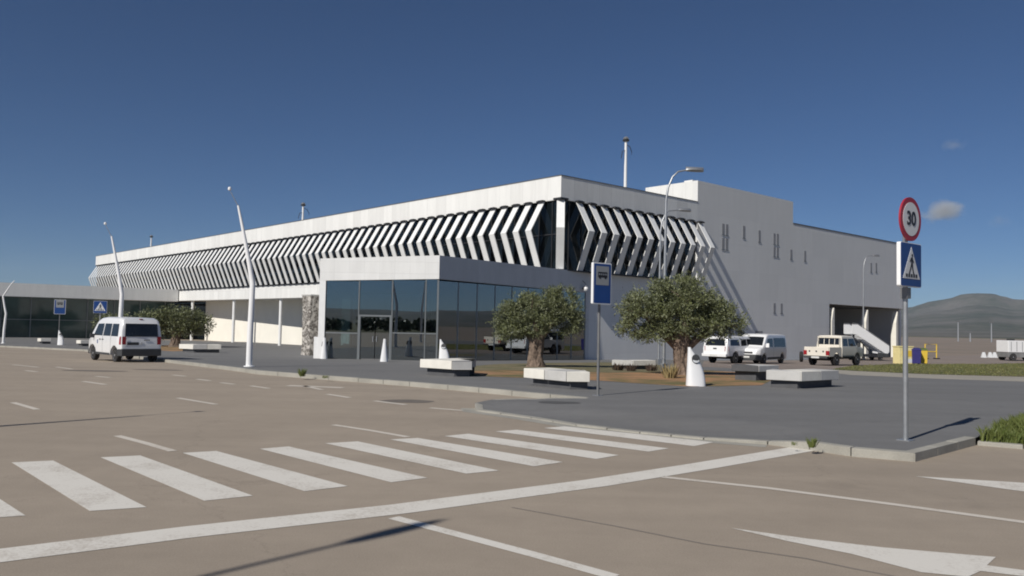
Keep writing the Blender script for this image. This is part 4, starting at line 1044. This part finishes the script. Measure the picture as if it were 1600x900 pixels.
def thick(rows, vec):
    """thin slab from a patch"""
    vec = Vector(vec); m = MB(); m.rows(rows, False, False)
    m.rows([[tuple(Vector(p)-vec) for p in r] for r in rows], False, False)
    return m
def ends(x, wb, wt, z0, z1, lean=0.0, n=6):
    return [[(x+lean*i/n, (-1+2*j/8)*(wb+(wt-wb)*i/n), z0+(z1-z0)*i/n) for j in range(9)] for i in range(n+1)]
def topface(s, xa, za, xb, zb_, wa, wb, off=.006, n=6):
    d = Vector((xb-xa,0,zb_-za)).normalized(); nn = Vector((-d.z,0,d.x))
    if nn.z < 0: nn = -nn
    return [[(xa+(xb-xa)*i/n+nn.x*off, (-1+2*j/10)*(wa+(wb-wa)*i/n), za+(zb_-za)*i/n+nn.z*off+.02*(1-((-1+2*j/10))**2)) for j in range(11)] for i in range(n+1)]
def wheel(t, x, y, r, wd_, sgn):
    m = MB(); m.lathe([(r*.62,-wd_/2),(r*.93,-wd_/2),(r,-wd_/2+.035),(r,wd_/2-.035),(r*.93,wd_/2),(r*.62,wd_/2)], 26, 'y', (x,y,r)); o = m.build('wheel', M['rubber'], t, smooth=True)
    k = sgn*(wd_/2)
    m = MB(); m.lathe([(r*.64,k-sgn*.05),(r*.63,k+sgn*.004),(r*.55,k-sgn*.01),(r*.45,k-sgn*.05),(r*.2,k-sgn*.02),(r*.16,k+sgn*.008),(.02,k+sgn*.008)], 24, 'y', (x,y,r)); m.build('rim', M['rim'], o, smooth=True)
def patch(t, name, rows, mt, off, parent=None):
    m = thick(rows, off); return m.build(name, M[mt], parent or t, smooth=True)
def box_part(t, name, mt, *b, bevel=.012):
    m = MB(); m.box(*b); return m.build(name, M[mt], t, bevel=bevel)

# --- small white van driving away on the road
hd = R(135)
rl_ = Vector((-17.015, 35.517)); h_ = Vector((math.cos(hd),math.sin(hd))); lf = Vector((-h_.y,h_.x))
c = rl_+h_*1.45-lf*.74
V = thing('van', 'small white glazed van driving away along the road at left', 'van', (c.x,c.y,drop(c.y)), hd)
S = Shell([(-2.14,.62),(-2.13,1.02),(-2.05,1.68),(-1.95,1.88),(-1.6,1.955),(.0,1.97),(.55,1.93),(.85,1.83),(1.02,1.70),(1.52,1.16),(1.60,1.11),(2.0,.98),(2.12,.80),(2.15,.60)],
          [(-2.15,.80),(-2.08,.86),(-1.7,.895),(1.4,.895),(1.9,.84),(2.15,.70)], .30, (-1.45,1.25), .32, .395, 1.05, .15, .13)
S.mesh().build('body', M['car'], V, smooth=True)
for sg in (1,-1):
    for x in (-1.45,1.25): wheel(V, x, sg*.755, .32, .2, sg)
    patch(V, 'side_window', S.side(((-1.80,1.14),(-1.02,1.14),(-1.02,1.68),(-1.74,1.68)), sg), 'carglass', (0,sg*.02,0))
    patch(V, 'side_window', S.side(((-.92,1.14),(-.05,1.14),(-.10,1.68),(-.92,1.68)), sg), 'carglass', (0,sg*.02,0))
    patch(V, 'side_window', S.side(((.06,1.14),(1.14,1.14),(.76,1.66),(.02,1.68)), sg), 'carglass', (0,sg*.02,0))
    patch(V, 'sill_trim', S.sill_strip(-.9,.9,.31,.40,sg), 'trim', (0,sg*.02,0))
    m = MB(); m.hexa([(1.02,sg*.90,1.02),(1.14,sg*.90,1.02),(1.12,sg*1.08,1.03),(1.03,sg*1.08,1.03),(1.03,sg*.90,1.2),(1.12,sg*.90,1.2),(1.10,sg*1.08,1.22),(1.04,sg*1.08,1.22)]); m.build('wing_mirror', M['trim'], V, bevel=.02)
    for xh in (-.12,.22): patch(V, 'door_handle', S.side(((xh,.955),(xh+.16,.955),(xh+.16,.995),(xh,.995)), sg, .018, 2, 1), 'trim', (0,sg*.02,0))
    for xl in (-.985,-.0): patch(V, 'door_seam', S.side(((xl-.007,.42),(xl+.007,.42),(xl+.007,1.6),(xl-.007,1.6)), sg, .0025, 1, 12), 'trim', (0,sg*.004,0))
    rows = [[(-1.45+r_*math.cos(a), sg*(S.ys(-1.45,.4)+.008+oo), .32+r_*math.sin(a)) for a in [math.pi*k/16 for k in range(17)]] for r_,oo in ((.392,0),(.45,.004))]
    patch(V, 'arch_trim', rows, 'trim', (0,sg*.012,0))
    rows = [[(1.25+r_*math.cos(a), sg*(S.ys(1.25,.4)+.008+oo), .32+r_*math.sin(a)) for a in [math.pi*k/16 for k in range(17)]] for r_,oo in ((.392,0),(.45,.004))]
    patch(V, 'arch_trim', rows, 'trim', (0,sg*.012,0))
    tl = patch(V, 'tail_light', S.side(((-2.10,.80),(-1.97,.80),(-1.99,1.14),(-2.09,1.14)), sg, .012, 3, 4), 'red', (0,sg*.02,0))
    rows = [[(-2.152, sg*y_, z_) for y_ in (.66,.74,.815)] for z_ in (.80,.92,1.03,1.14)]; patch(V, 'tail_light', rows, 'red', (-.02,0,0), tl)
    m = MB(); m.hexa([(2.13,sg*.46,.66),(1.86,sg*.86,.68),(1.80,sg*.80,.68),(2.0,sg*.44,.66),(2.06,sg*.48,.86),(1.80,sg*.85,.92),(1.76,sg*.78,.92),(1.96,sg*.46,.86)]); m.build('headlight', M['lens'], V, bevel=.015)
patch(V, 'badge', S.side(((.56,.78),(.66,.78),(.66,.95),(.56,.95)), 1, .004, 2, 2), 'sign_blue', (0,.006,0))
rear = [[(interp([(1.02,-2.13),(1.68,-2.05),(1.88,-1.95)], z)-.014, (-1+2*j/8)*(.70-.03*i/6), z) for j in range(9)] for i,z in [(k, 1.14+.56*k/6) for k in range(7)]]
patch(V, 'rear_window', rear, 'carglass', (-.02,0,0))
patch(V, 'windscreen', topface(S,1.50,1.18,1.04,1.68,.80,.68), 'carglass', (.015,0,.015))
m = MB(); m.hexa([(-2.20,-.84,.30),(-1.86,-.91,.30),(-1.86,.91,.30),(-2.20,.84,.30),(-2.20,-.84,.62),(-1.86,-.91,.60),(-1.86,.91,.60),(-2.20,.84,.62)]); m.build('bumper', M['trim'], V, bevel=.03)
m = MB(); m.hexa([(1.9,-.86,.28),(2.2,-.66,.28),(2.2,.66,.28),(1.9,.86,.28),(1.9,-.86,.52),(2.2,-.66,.52),(2.2,.66,.52),(1.9,.86,.52)]); m.build('bumper', M['trim'], V, bevel=.03)
box_part(V, 'number_plate', 'trim', -2.150,.12,.78,-2.138,.60,.90, bevel=0)
box_part(V, 'plate_light', 'dark', -2.152,-.35,.975,-2.14,-.1,1.01, bevel=0)
box_part(V, 'rear_badge', 'plate', -2.150,-.03,.80,-2.139,.05,.90, bevel=0)
box_part(V, 'brake_light', 'red', -1.985,-.07,1.88,-1.90,.07,1.915, bevel=.008)
m = MB(); m.tube([(.5,.25,1.92),(.35,.25,2.18)], .008, 5); m.build('aerial', M['dark'], V)
m = MB(); m.tube([(-2.135,-.1,1.16),(-2.13,.3,1.18)], .012, 5); m.build('wiper', M['dark'], V)

# --- white passenger van parked by the side wall, nose towards the road
hd = R(231)
fl_ = Vector((16.483, 53.584)); h_ = Vector((math.cos(hd),math.sin(hd))); lf = Vector((-h_.y,h_.x)); c = fl_-h_*1.55-lf*.8
P2 = thing('passenger_van', 'white passenger van with dark side windows parked by the grey wall', 'van', (c.x,c.y,ground_z(c.y,.124)), hd)
S = Shell([(-2.38,.45),(-2.37,1.1),(-2.28,1.78),(-2.15,1.93),(-1.5,1.97),(.75,1.97),(1.0,1.90),(1.18,1.78),(1.78,1.20),(1.86,1.14),(2.28,.98),(2.38,.82),(2.40,.5)],
          [(-2.4,.90),(-2.2,.94),(1.6,.94),(2.1,.87),(2.4,.66)], .28, (-1.55,1.55), .33, .41, 1.1, .12, .12)
S.mesh().build('body', M['car'], P2, smooth=True)
for sg in (1,-1):
    for x in (-1.55,1.55): wheel(P2, x, sg*.80, .33, .21, sg)
    patch(P2, 'side_window', S.side(((-2.1,1.12),(-.02,1.12),(-.02,1.72),(-2.05,1.72)), sg), 'carglass', (0,sg*.02,0))
    patch(P2, 'side_window', S.side(((.16,1.12),(1.28,1.12),(.98,1.66),(.16,1.70)), sg), 'carglass', (0,sg*.02,0))
    patch(P2, 'sill_trim', S.sill_strip(-1.1,1.1,.30,.46,sg), 'trim', (0,sg*.02,0))
    m = MB(); m.hexa([(1.26,sg*.93,1.10),(1.38,sg*.93,1.10),(1.36,sg*1.14,1.10),(1.28,sg*1.14,1.10),(1.26,sg*.93,1.36),(1.36,sg*.93,1.36),(1.34,sg*1.12,1.38),(1.28,sg*1.12,1.38)]); m.build('wing_mirror', M['car'], P2, bevel=.02)
    m = MB(); m.hexa([(2.385,sg*.46,.80),(2.12,sg*.86,.82),(2.05,sg*.80,.82),(2.30,sg*.44,.80),(2.34,sg*.48,.96),(2.02,sg*.86,1.08),(1.96,sg*.78,1.08),(2.2,sg*.46,.96)]); m.build('headlight', M['lens'], P2, bevel=.015)
    m = MB(); m.hexa([(-2.40,sg*.74,.85),(-2.2,sg*.93,.85),(-2.2,sg*.85,.86),(-2.33,sg*.7,.86),(-2.36,sg*.76,1.25),(-2.18,sg*.93,1.25),(-2.18,sg*.85,1.24),(-2.30,sg*.7,1.24)]); m.build('tail_light', M['red'], P2, bevel=.015)
    patch(P2, 'door_seam', S.side(((.06,.45),(.075,.45),(.075,1.7),(.06,1.7)), sg, .0025, 1, 10), 'trim', (0,sg*.004,0))
patch(P2, 'windscreen', topface(S,1.76,1.23,1.20,1.77,.84,.74), 'carglass', (.015,0,.015))
m = MB(); m.hexa([(2.0,-.92,.26),(2.46,-.66,.26),(2.46,.66,.26),(2.0,.92,.26),(2.0,-.92,.64),(2.46,-.66,.64),(2.46,.66,.64),(2.0,.92,.64)]); m.build('bumper', M['trim'], P2, bevel=.04)
box_part(P2, 'grille', 'trim', 2.36,-.44,.70,2.415,.44,.82)
box_part(P2, 'number_plate', 'plate', 2.46,-.26,.42,2.472,.26,.53, bevel=0)
m = MB(); m.tube([(.95,.0,1.97),(.75,.0,2.2)], .01, 5); m.build('aerial', M['dark'], P2)
box_part(P2, 'rear_window', 'carglass', -2.375,-.66,1.2,-2.33,.66,1.72, bevel=.02)

# --- pickups: shared chassis bits
def pickup_base(t, hw_, wr, wx):
    for sg in (1,-1):
        for x in wx: wheel(t, x, sg*(hw_-.12), wr, .24, sg)
    m = MB(); m.box(-2.2,-.45,.42,2.1,.45,.60); m.tube([(wx[0],-.6,wr),(wx[0],.6,wr)], .07, 8); m.build('chassis', M['dark'], t)
# white pickup with a hardtop, tail towards the road
hd = R(47)
rr_ = Vector((14.371, 52.739)); h_ = Vector((math.cos(hd),math.sin(hd))); lf = Vector((-h_.y,h_.x)); c = rr_+h_*1.5+lf*.76
P3 = thing('pickup_truck', 'white pickup with a hardtop over its bed parked left of the white passenger van', 'pickup', (c.x,c.y,ground_z(c.y,.124)), hd)
S = Shell([(-2.62,.62),(-2.60,1.10),(-2.42,1.66),(-2.3,1.74),(-.6,1.78),(.4,1.78),(.62,1.70),(1.28,1.18),(1.4,1.12),(2.3,1.0),(2.45,.85),(2.48,.62)],
          [(-2.62,.84),(-2.45,.885),(1.6,.885),(2.2,.84),(2.48,.70)], .50, (-1.5,1.55), .37, .45, 1.1, .22, .10)
S.mesh().build('body', M['car'], P3, smooth=True); pickup_base(P3, .89, .37, (-1.5,1.55))
for sg in (1,-1):
    patch(P3, 'side_window', S.side(((-2.2,1.18),(-.98,1.18),(-.98,1.56),(-2.1,1.56)), sg), 'carglass', (0,sg*.02,0))
    patch(P3, 'side_window', S.side(((-.75,1.16),(.0,1.16),(.0,1.60),(-.72,1.60)), sg), 'carglass', (0,sg*.02,0))
    patch(P3, 'side_window', S.side(((.08,1.16),(1.05,1.16),(.58,1.60),(.08,1.60)), sg), 'carglass', (0,sg*.02,0))
    m = MB(); m.hexa([(-2.64,sg*.70,.82),(-2.45,sg*.90,.82),(-2.45,sg*.8,.83),(-2.56,sg*.66,.83),(-2.63,sg*.72,1.12),(-2.45,sg*.90,1.12),(-2.45,sg*.8,1.1),(-2.56,sg*.66,1.1)]); m.build('tail_light', M['red'], P3, bevel=.015)
    m = MB(); m.hexa([(.96,sg*.88,1.1),(1.06,sg*.88,1.1),(1.04,sg*1.06,1.1),(.97,sg*1.06,1.1),(.96,sg*.88,1.3),(1.05,sg*.88,1.3),(1.03,sg*1.05,1.3),(.97,sg*1.05,1.3)]); m.build('wing_mirror', M['car'], P3, bevel=.02)
rear = [[(-2.615+.185*max(0,(z-1.10)/.56)-.008, (-1+2*j/8)*(.70-.10*i/6), z) for j in range(9)] for i,z in [(k, 1.17+.42*k/6) for k in range(7)]]
patch(P3, 'rear_window', rear, 'carglass', (-.02,0,0))
patch(P3, 'windscreen', topface(S,1.24,1.21,.66,1.67,.78,.66), 'carglass', (.015,0,.015))
box_part(P3, 'bumper', 'car', -2.78,-.86,.46,-2.58,.86,.66, bevel=.03); box_part(P3, 'number_plate', 'plate', -2.788,-.26,.50,-2.782,.26,.61, bevel=0)
box_part(P3, 'tailgate_handle', 'trim', -2.632,-.12,.94,-2.618,.12,1.02)

# cream double-cab pickup with an open bed
hd = R(44)
rr_ = Vector((20.643, 52.158)); h_ = Vector((math.cos(hd),math.sin(hd))); lf = Vector((-h_.y,h_.x)); c = rr_+h_*1.55+lf*.74
P4 = thing('pickup_truck', 'cream double-cab pickup with an open bed parked in front of the baggage bay', 'pickup', (c.x,c.y,ground_z(c.y,.124)), hd)
S = Shell([(-.82,.58),(-.81,1.25),(-.74,1.85),(-.66,1.93),(.2,1.95),(.95,1.93),(1.06,1.86),(1.38,1.36),(1.44,1.32),(2.35,1.22),(2.48,1.12),(2.5,.62)],
          [(-.9,.86),(1.45,.86),(2.0,.82),(2.5,.80)], .56, (1.55,), .40, .47, 1.2, .14, .09)
S.mesh().build('cab', M['car_cream'], P4, smooth=True); pickup_base(P4, .86, .40, (-1.55,1.55))
m = MB()   # open bed: floor, sides with wheel cut-outs, headboard
def arch_side(sg):
    pts = [(-2.55,1.20),(-2.55,.62)]
    pts += [(-1.55-.47,.62)]+[(-1.55-.47*math.cos(a), .40+max(.22,.47*math.sin(a))) for a in [math.pi*k/10 for k in range(2,9)]]+[(-1.55+.47,.62)]
    pts += [(-.88,.62),(-.88,1.20)]
    m.extr([(x,sg*.84,z) for x,z in pts], (0,-sg*.05,0))
arch_side(1); arch_side(-1); m.box(-2.55,-.79,.70,-.88,.79,.78); m.box(-.93,-.79,.78,-.88,.79,1.20)
m.build('bed', M['car_cream'], P4)
tg = box_part(P4, 'tailgate', 'car_cream', -2.62,-.80,.64,-2.555,.80,1.20, bevel=.02)
for y in (-.45,0,.45): box_part(tg, 'tailgate_pressing', 'trim', -2.628,y-.05,.88,-2.6205,y+.05,.98, bevel=0)
for sg in (1,-1):
    for qd in (((-.68,1.28),(.05,1.28),(.05,1.76),(-.62,1.76)), ((.16,1.28),(1.28,1.28),(1.0,1.76),(.16,1.76))): patch(P4, 'side_window', S.side(qd, sg), 'carglass', (0,sg*.02,0))
    m = MB(); m.box(-2.645,min(sg*.62,sg*.84)+.0,.70,-2.56,max(sg*.62,sg*.84)+.0,.98); m.build('tail_light', M['red'], P4, bevel=.01)
    m = MB(); m.tube([(1.16,sg*.84,1.30),(1.2,sg*1.05,1.32)], .015, 6); m.box(1.13,min(sg*1.0,sg*1.16),1.2,1.19,max(sg*1.0,sg*1.16),1.48); m.build('wing_mirror', M['trim'], P4)
    patch(P4, 'step', S.sill_strip(-.7,1.0,.56,.64,sg,.02), 'trim', (0,sg*.02,0))
patch(P4, 'windscreen', topface(S,1.365,1.39,1.08,1.84,.74,.66), 'carglass', (.015,0,.015))
for a,b in ((-.70,-.37),(-.33,-.01),(.03,.33),(.37,.70)):
    rows = [[(interp([(1.25,-.81),(1.85,-.74)], z)-.012, a+(b-a)*j/3, z) for j in range(4)] for z in (1.36,1.5,1.65,1.78)]
    patch(P4, 'rear_window', rows, 'carglass', (-.02,0,0))
m = MB(); m.tube([(-.90,-.72,1.18),(-.90,-.72,1.86),(-.90,.72,1.86),(-.90,.72,1.18)], .03, 8); m.build('roll_bar', M['car_cream'], P4, smooth=True)
box_part(P4, 'bumper', 'trim', -2.78,-.78,.50,-2.63,.78,.62, bevel=.02); box_part(P4, 'number_plate', 'plate', -2.79,-.26,.50,-2.782,.26,.61, bevel=0)
p = (22.701, 64.054)
t = thing('tyre', 'black tyre standing upright on the ground left of the cream open-bed pickup', 'tyre', (p[0],p[1],ground_z(p[1],.124)), R(75))
m = MB(); m.lathe([(.22,-.11),(.36,-.12),(.41,-.07),(.41,.07),(.36,.12),(.22,.11)], 28, 'y', (0,0,.41)); m.build('tread', M['rubber'], t, smooth=True)
m = MB(); m.lathe([(.23,-.05),(.23,.05),(.06,.03),(.06,-.03)], 20, 'y', (0,0,.41)); m.build('rim', M['trim'], t, smooth=True)

# --- passenger stairs on a truck in front of the baggage bay
x, y = loc2w(36.7,-3.2)
t = thing('boarding_stairs', 'white aircraft boarding stairs on a dark wheeled chassis before the baggage bay', 'boarding stairs', (x,y,ground_z(y,.12)), R(10)); t.scale = (.49,.85,.78)
m = MB(); m.box(-3.4,-.85,.45,4.1,.85,.75); m.build('chassis', M['dark'], t, bevel=.03)
for xx in (-2.2,2.3):
    for sg in (1,-1): wheel(t, xx, sg*.75, .40, .25, sg)
m = MB(); m.hexa([(1.6,-.95,.4),(3.9,-.95,.4),(3.9,-.78,.4),(1.6,-.78,.4),(1.6,-.95,1.0),(3.9,-.95,.85),(3.9,-.78,.85),(1.6,-.78,1.0)]); m.build('cab', M['trim'], t, bevel=.03)
for sg in (1,-1):
    yy = -.8 if sg < 0 else .72
    m = MB(); m.extr([(3.6,yy,.75),(4.1,yy,1.05),(4.1,yy,1.75),(-2.4,yy,4.2),(-3.5,yy,4.2),(-3.5,yy,3.1),(-2.6,yy,3.0)], (0,.08,0)); m.build('side_panel', M['car'], t)
    m = MB(); m.tube([(4.1,yy+.04,1.85),(-2.4,yy+.04,4.32),(-3.5,yy+.04,4.32)], .04, 6); m.build('handrail', M['steel'], t)
m = MB()
for i in range(14):
    xx = 3.7-i*.44; z = .85+i*.165; m.box(xx-.44,-.70,z-.06,xx,.70,z)
m.box(-3.5,-.70,3.0,-2.45,.70,3.08); m.build('steps', M['steel'], t)
m = MB(); m.box(-2.9,-.5,.75,-2.7,-.3,3.0); m.box(-2.9,.3,.75,-2.7,.5,3.0); m.tube([(1.0,-.4,.75),(-1.6,-.4,2.4)], .07, 8); m.build('support_frame', M['dark'], t)
m = MB(); m.hexa([(.6,-.90,.92),(3.5,-.90,.70),(3.5,-.83,.70),(.6,-.83,.92),(.6,-.90,1.12),(3.5,-.90,.88),(3.5,-.83,.88),(.6,-.83,1.12)]); m.build('ramp_beam', M['lampwhite'], t)

# --- containers, frame, service truck, barriers
def bxp(p): return (p[0],p[1],ground_z(p[1],.124))
loc = bxp((30.976, 64.739))
t = thing('container', 'pale yellow waste container with a white lower panel behind the traffic sign', 'container', loc, R(10))
m = MB(); m.box(-.62,-.4,0,.62,.4,1.32); m.build('box', M['lightyellow'], t, bevel=.03)
m = MB(); m.box(-.30,-.415,.10,.60,-.402,.42); m.build('lower_panel', M['sign_white'], t)
m = MB(); m.box(-.35,-.415,.60,.55,-.402,1.05); m.build('notice_panel', M['yellow'], t)
m = MB(); m.box(-.66,-.44,1.32,.66,.44,1.40); m.build('lid', M['lightyellow'], t, bevel=.02)
for (p,mt,lb,w_) in (((31.846, 64.455),'navy','navy blue waste bin just right of the traffic sign post',.30),((32.740, 65.133),'yellow','yellow waste bin with a green lid right of the navy bin',.26)):
    loc = bxp(p); t = thing('waste_bin', lb, 'bin', loc, R(-15))
    m = MB(); m.hexa([(-w_,-.32,.06),(w_,-.32,.06),(w_,.32,.06),(-w_,.32,.06),(-w_*1.1,-.38,1.1),(w_*1.1,-.38,1.1),(w_*1.1,.38,1.1),(-w_*1.1,.38,1.1)]); m.build('body', M[mt], t, bevel=.03)
    m = MB(); m.hexa([(-w_*1.15,-.42,1.1),(w_*1.15,-.42,1.1),(w_*1.15,.42,1.1),(-w_*1.15,.42,1.1),(-w_*1.05,-.34,1.18),(w_*1.05,-.34,1.18),(w_*1.1,.42,1.28),(-w_*1.1,.42,1.28)]); m.build('lid', M['green' if mt == 'yellow' else 'navy'], t, bevel=.02)
    for sg in (1,-1):
        m = MB(); m.lathe([(.02,-.03),(.09,-.03),(.09,.03),(.02,.03)], 12, 'x', (sg*w_*.8,.36,.09)); m.build('wheel', M['rubber'], t)
loc = bxp((43.060, 83.709))
t = thing('crowd_barrier', 'yellow metal barrier frame on the airfield edge right of the bins', 'barrier', loc, R(15))
m = MB(); m.tube([(-.9,0,.0),(-.9,0,1.5),(.5,0,1.5),(.5,0,.0)], .06, 8); m.tube([(-.9,0,.75),(.5,0,.75)], .045, 8); m.build('frame', M['yellow'], t, smooth=True)
m = MB(); m.box(-1.05,-.3,0,-.75,.3,.12); m.box(.35,-.3,0,.65,.3,.12); m.build('foot', M['dark'], t)
loc = bxp((51.463, 83.880))
t = thing('service_truck', 'small white service truck standing on the airfield at the right edge', 'truck', loc, R(5))
m = MB(); m.box(-1.25,-.9,.85,.62,.9,2.05); m.build('box_body', M['car'], t, bevel=.05)
m = MB(); m.box(-1.2,-.85,.35,2.6,.85,.85); m.build('chassis', M['bay_wall'], t, bevel=.03)
S = Shell([(.7,.5),(.72,1.75),(.9,1.88),(1.6,1.85),(2.0,1.3),(2.55,1.15),(2.62,.5)], [(.7,.88),(2.62,.84)], .45, (1.9,), .38, .45, 1.1, .1, .1)
S.mesh().build('cab', M['stone_g'], t, smooth=True)
for sg in (1,-1):
    for xx in (-.7,1.9): wheel(t, xx, sg*.78, .38, .24, sg)
    patch(t, 'side_window', S.side(((.9,1.15),(1.85,1.15),(1.6,1.65),(.9,1.68)), sg), 'carglass', (0,sg*.02,0))
m = MB(); m.box(-.95,-.912,.95,-.9,-.902,1.95); m.box(-.35,-.912,.95,-.3,-.902,1.95); m.box(.25,-.912,.95,.3,-.902,1.95); m.build('ribs', M['frame'], t)
m = MB(); m.box(-.55,-.3,2.05,-.1,.3,2.2); m.build('vent', M['dark'], t)
m = MB(); m.box(.62,-.92,.35,1.25,-.87,.7); m.build('mudguard', M['red'], t)
for p in ((53.292, 92.383),(54.329, 92.922),(55.062, 93.304),(55.801, 93.688)):
    loc = bxp(p); o = MB(); o.hexa([(-.25,-.22,0),(.25,-.22,0),(.25,.22,0),(-.25,.22,0),(-.12,-.09,.62),(.12,-.09,.62),(.12,.09,.62),(-.12,.09,.62)])
    b = o.build('barrier_block', M['sign_white'], None, bevel=.03, loc=loc)
    tag(b, 'small white barrier block in the row left of the white service truck', 'barrier', 'white barrier blocks left of the service truck')
for x,hh,lb in ((180.13, 7.88,'thin pale mast on the airfield, leftmost of the far masts'),(185.01, 3.59,'short mast with a dark top on the airfield right of the leftmost far mast'),(193.55, 7.63,'thin pale mast on the airfield left of the white service truck')):
    d = 330.0
    t = thing('airfield_mast', lb, 'mast', (x,d,-.9), 0, 'far masts on the airfield')
    m = MB(); m.tube([(0,0,0),(0,0,hh)], [.30,.20], 6); m.build('pole', M['steel'], t)
    m = MB(); m.box(-.7,-.3,hh,.7,.3,hh+.5); m.build('lamp_head', M['steel_dark'], t)

# ------------------------------------------------------------------ clouds and haze
def cloud(label, loc, size, dens, seed, sc):
    x, y, z = loc
    m, nt, b = newmat('cloud_vapour'); nt.nodes.remove(b); out = nt.nodes['Material Output']; L = nt.links.new
    pv = N(nt,'ShaderNodeVolumePrincipled'); pv.inputs['Color'].default_value = (1,1,1,1); pv.inputs['Anisotropy'].default_value = .2
    tc = N(nt,'ShaderNodeTexCoord'); ns = N(nt,'ShaderNodeTexNoise', Scale=sc, Detail=6.0, Roughness=.62); mp = N(nt,'ShaderNodeMapping'); mp.inputs['Location'].default_value = (seed,seed*.7,0); mp.inputs['Scale'].default_value = (1,1,.7)
    L(tc.outputs['Object'], mp.inputs[0]); L(mp.outputs[0], ns.inputs['Vector'])
    ln = N(nt,'ShaderNodeVectorMath', operation='LENGTH'); L(tc.outputs['Object'], ln.inputs[0])
    fo = N(nt,'ShaderNodeMapRange'); fo.inputs[1].default_value = .1; fo.inputs[2].default_value = 1.0; fo.inputs[3].default_value = .22; fo.inputs[4].default_value = -.42; L(ln.outputs['Value'], fo.inputs[0])
    ad = N(nt,'ShaderNodeMath', operation='ADD'); L(ns.outputs[0], ad.inputs[0]); L(fo.outputs[0], ad.inputs[1])
    mr = N(nt,'ShaderNodeMapRange'); mr.inputs[1].default_value = .46; mr.inputs[2].default_value = .85; mr.inputs[3].default_value = 0; mr.inputs[4].default_value = dens; L(ad.outputs[0], mr.inputs[0])
    L(mr.outputs[0], pv.inputs['Density']); L(pv.outputs[0], out.inputs['Volume'])
    bm = bmesh.new(); bmesh.ops.create_icosphere(bm, subdivisions=4, radius=1.0); me = bpy.data.meshes.new('cloud'); bm.to_mesh(me); bm.free(); me.materials.append(m)
    o = bpy.data.objects.new('cloud', me); COL.objects.link(o); o.location = (x,y,z); o.scale = size; o.rotation_euler.z = -math.atan2(x,y)
    tag(o, label, 'cloud', 'small clouds at right')
cloud('small grey-white cloud beside the round 30 sign', (2610.6, 4896.6, 754.1), (300,180,150), .030, 3.0, 1.6)
cloud('faint grey wisp of cloud high at right', (2617.2, 4820.1, 1130.1), (150,120,75), .006, 9.0, 1.5)
cloud('very faint wisp of cloud right of the small cloud', (2851.8, 4772.2, 673.3), (120,110,95), .004, 14.0, 1.4)
hz, nt, b = newmat('haze_air'); nt.nodes.remove(b)
pv = N(nt,'ShaderNodeVolumePrincipled'); pv.inputs['Color'].default_value = (.70,.84,1,1); pv.inputs['Density'].default_value = 6e-5; pv.inputs['Anisotropy'].default_value = .0
nt.links.new(pv.outputs[0], nt.nodes['Material Output'].inputs['Volume'])
m = MB(); m.box(-5600,-5600,-2.2,5600,5600,330); o = m.build('haze', hz); tag(o, kind='stuff')
scene.cycles.volume_max_steps = 256; scene.cycles.volume_bounces = 1
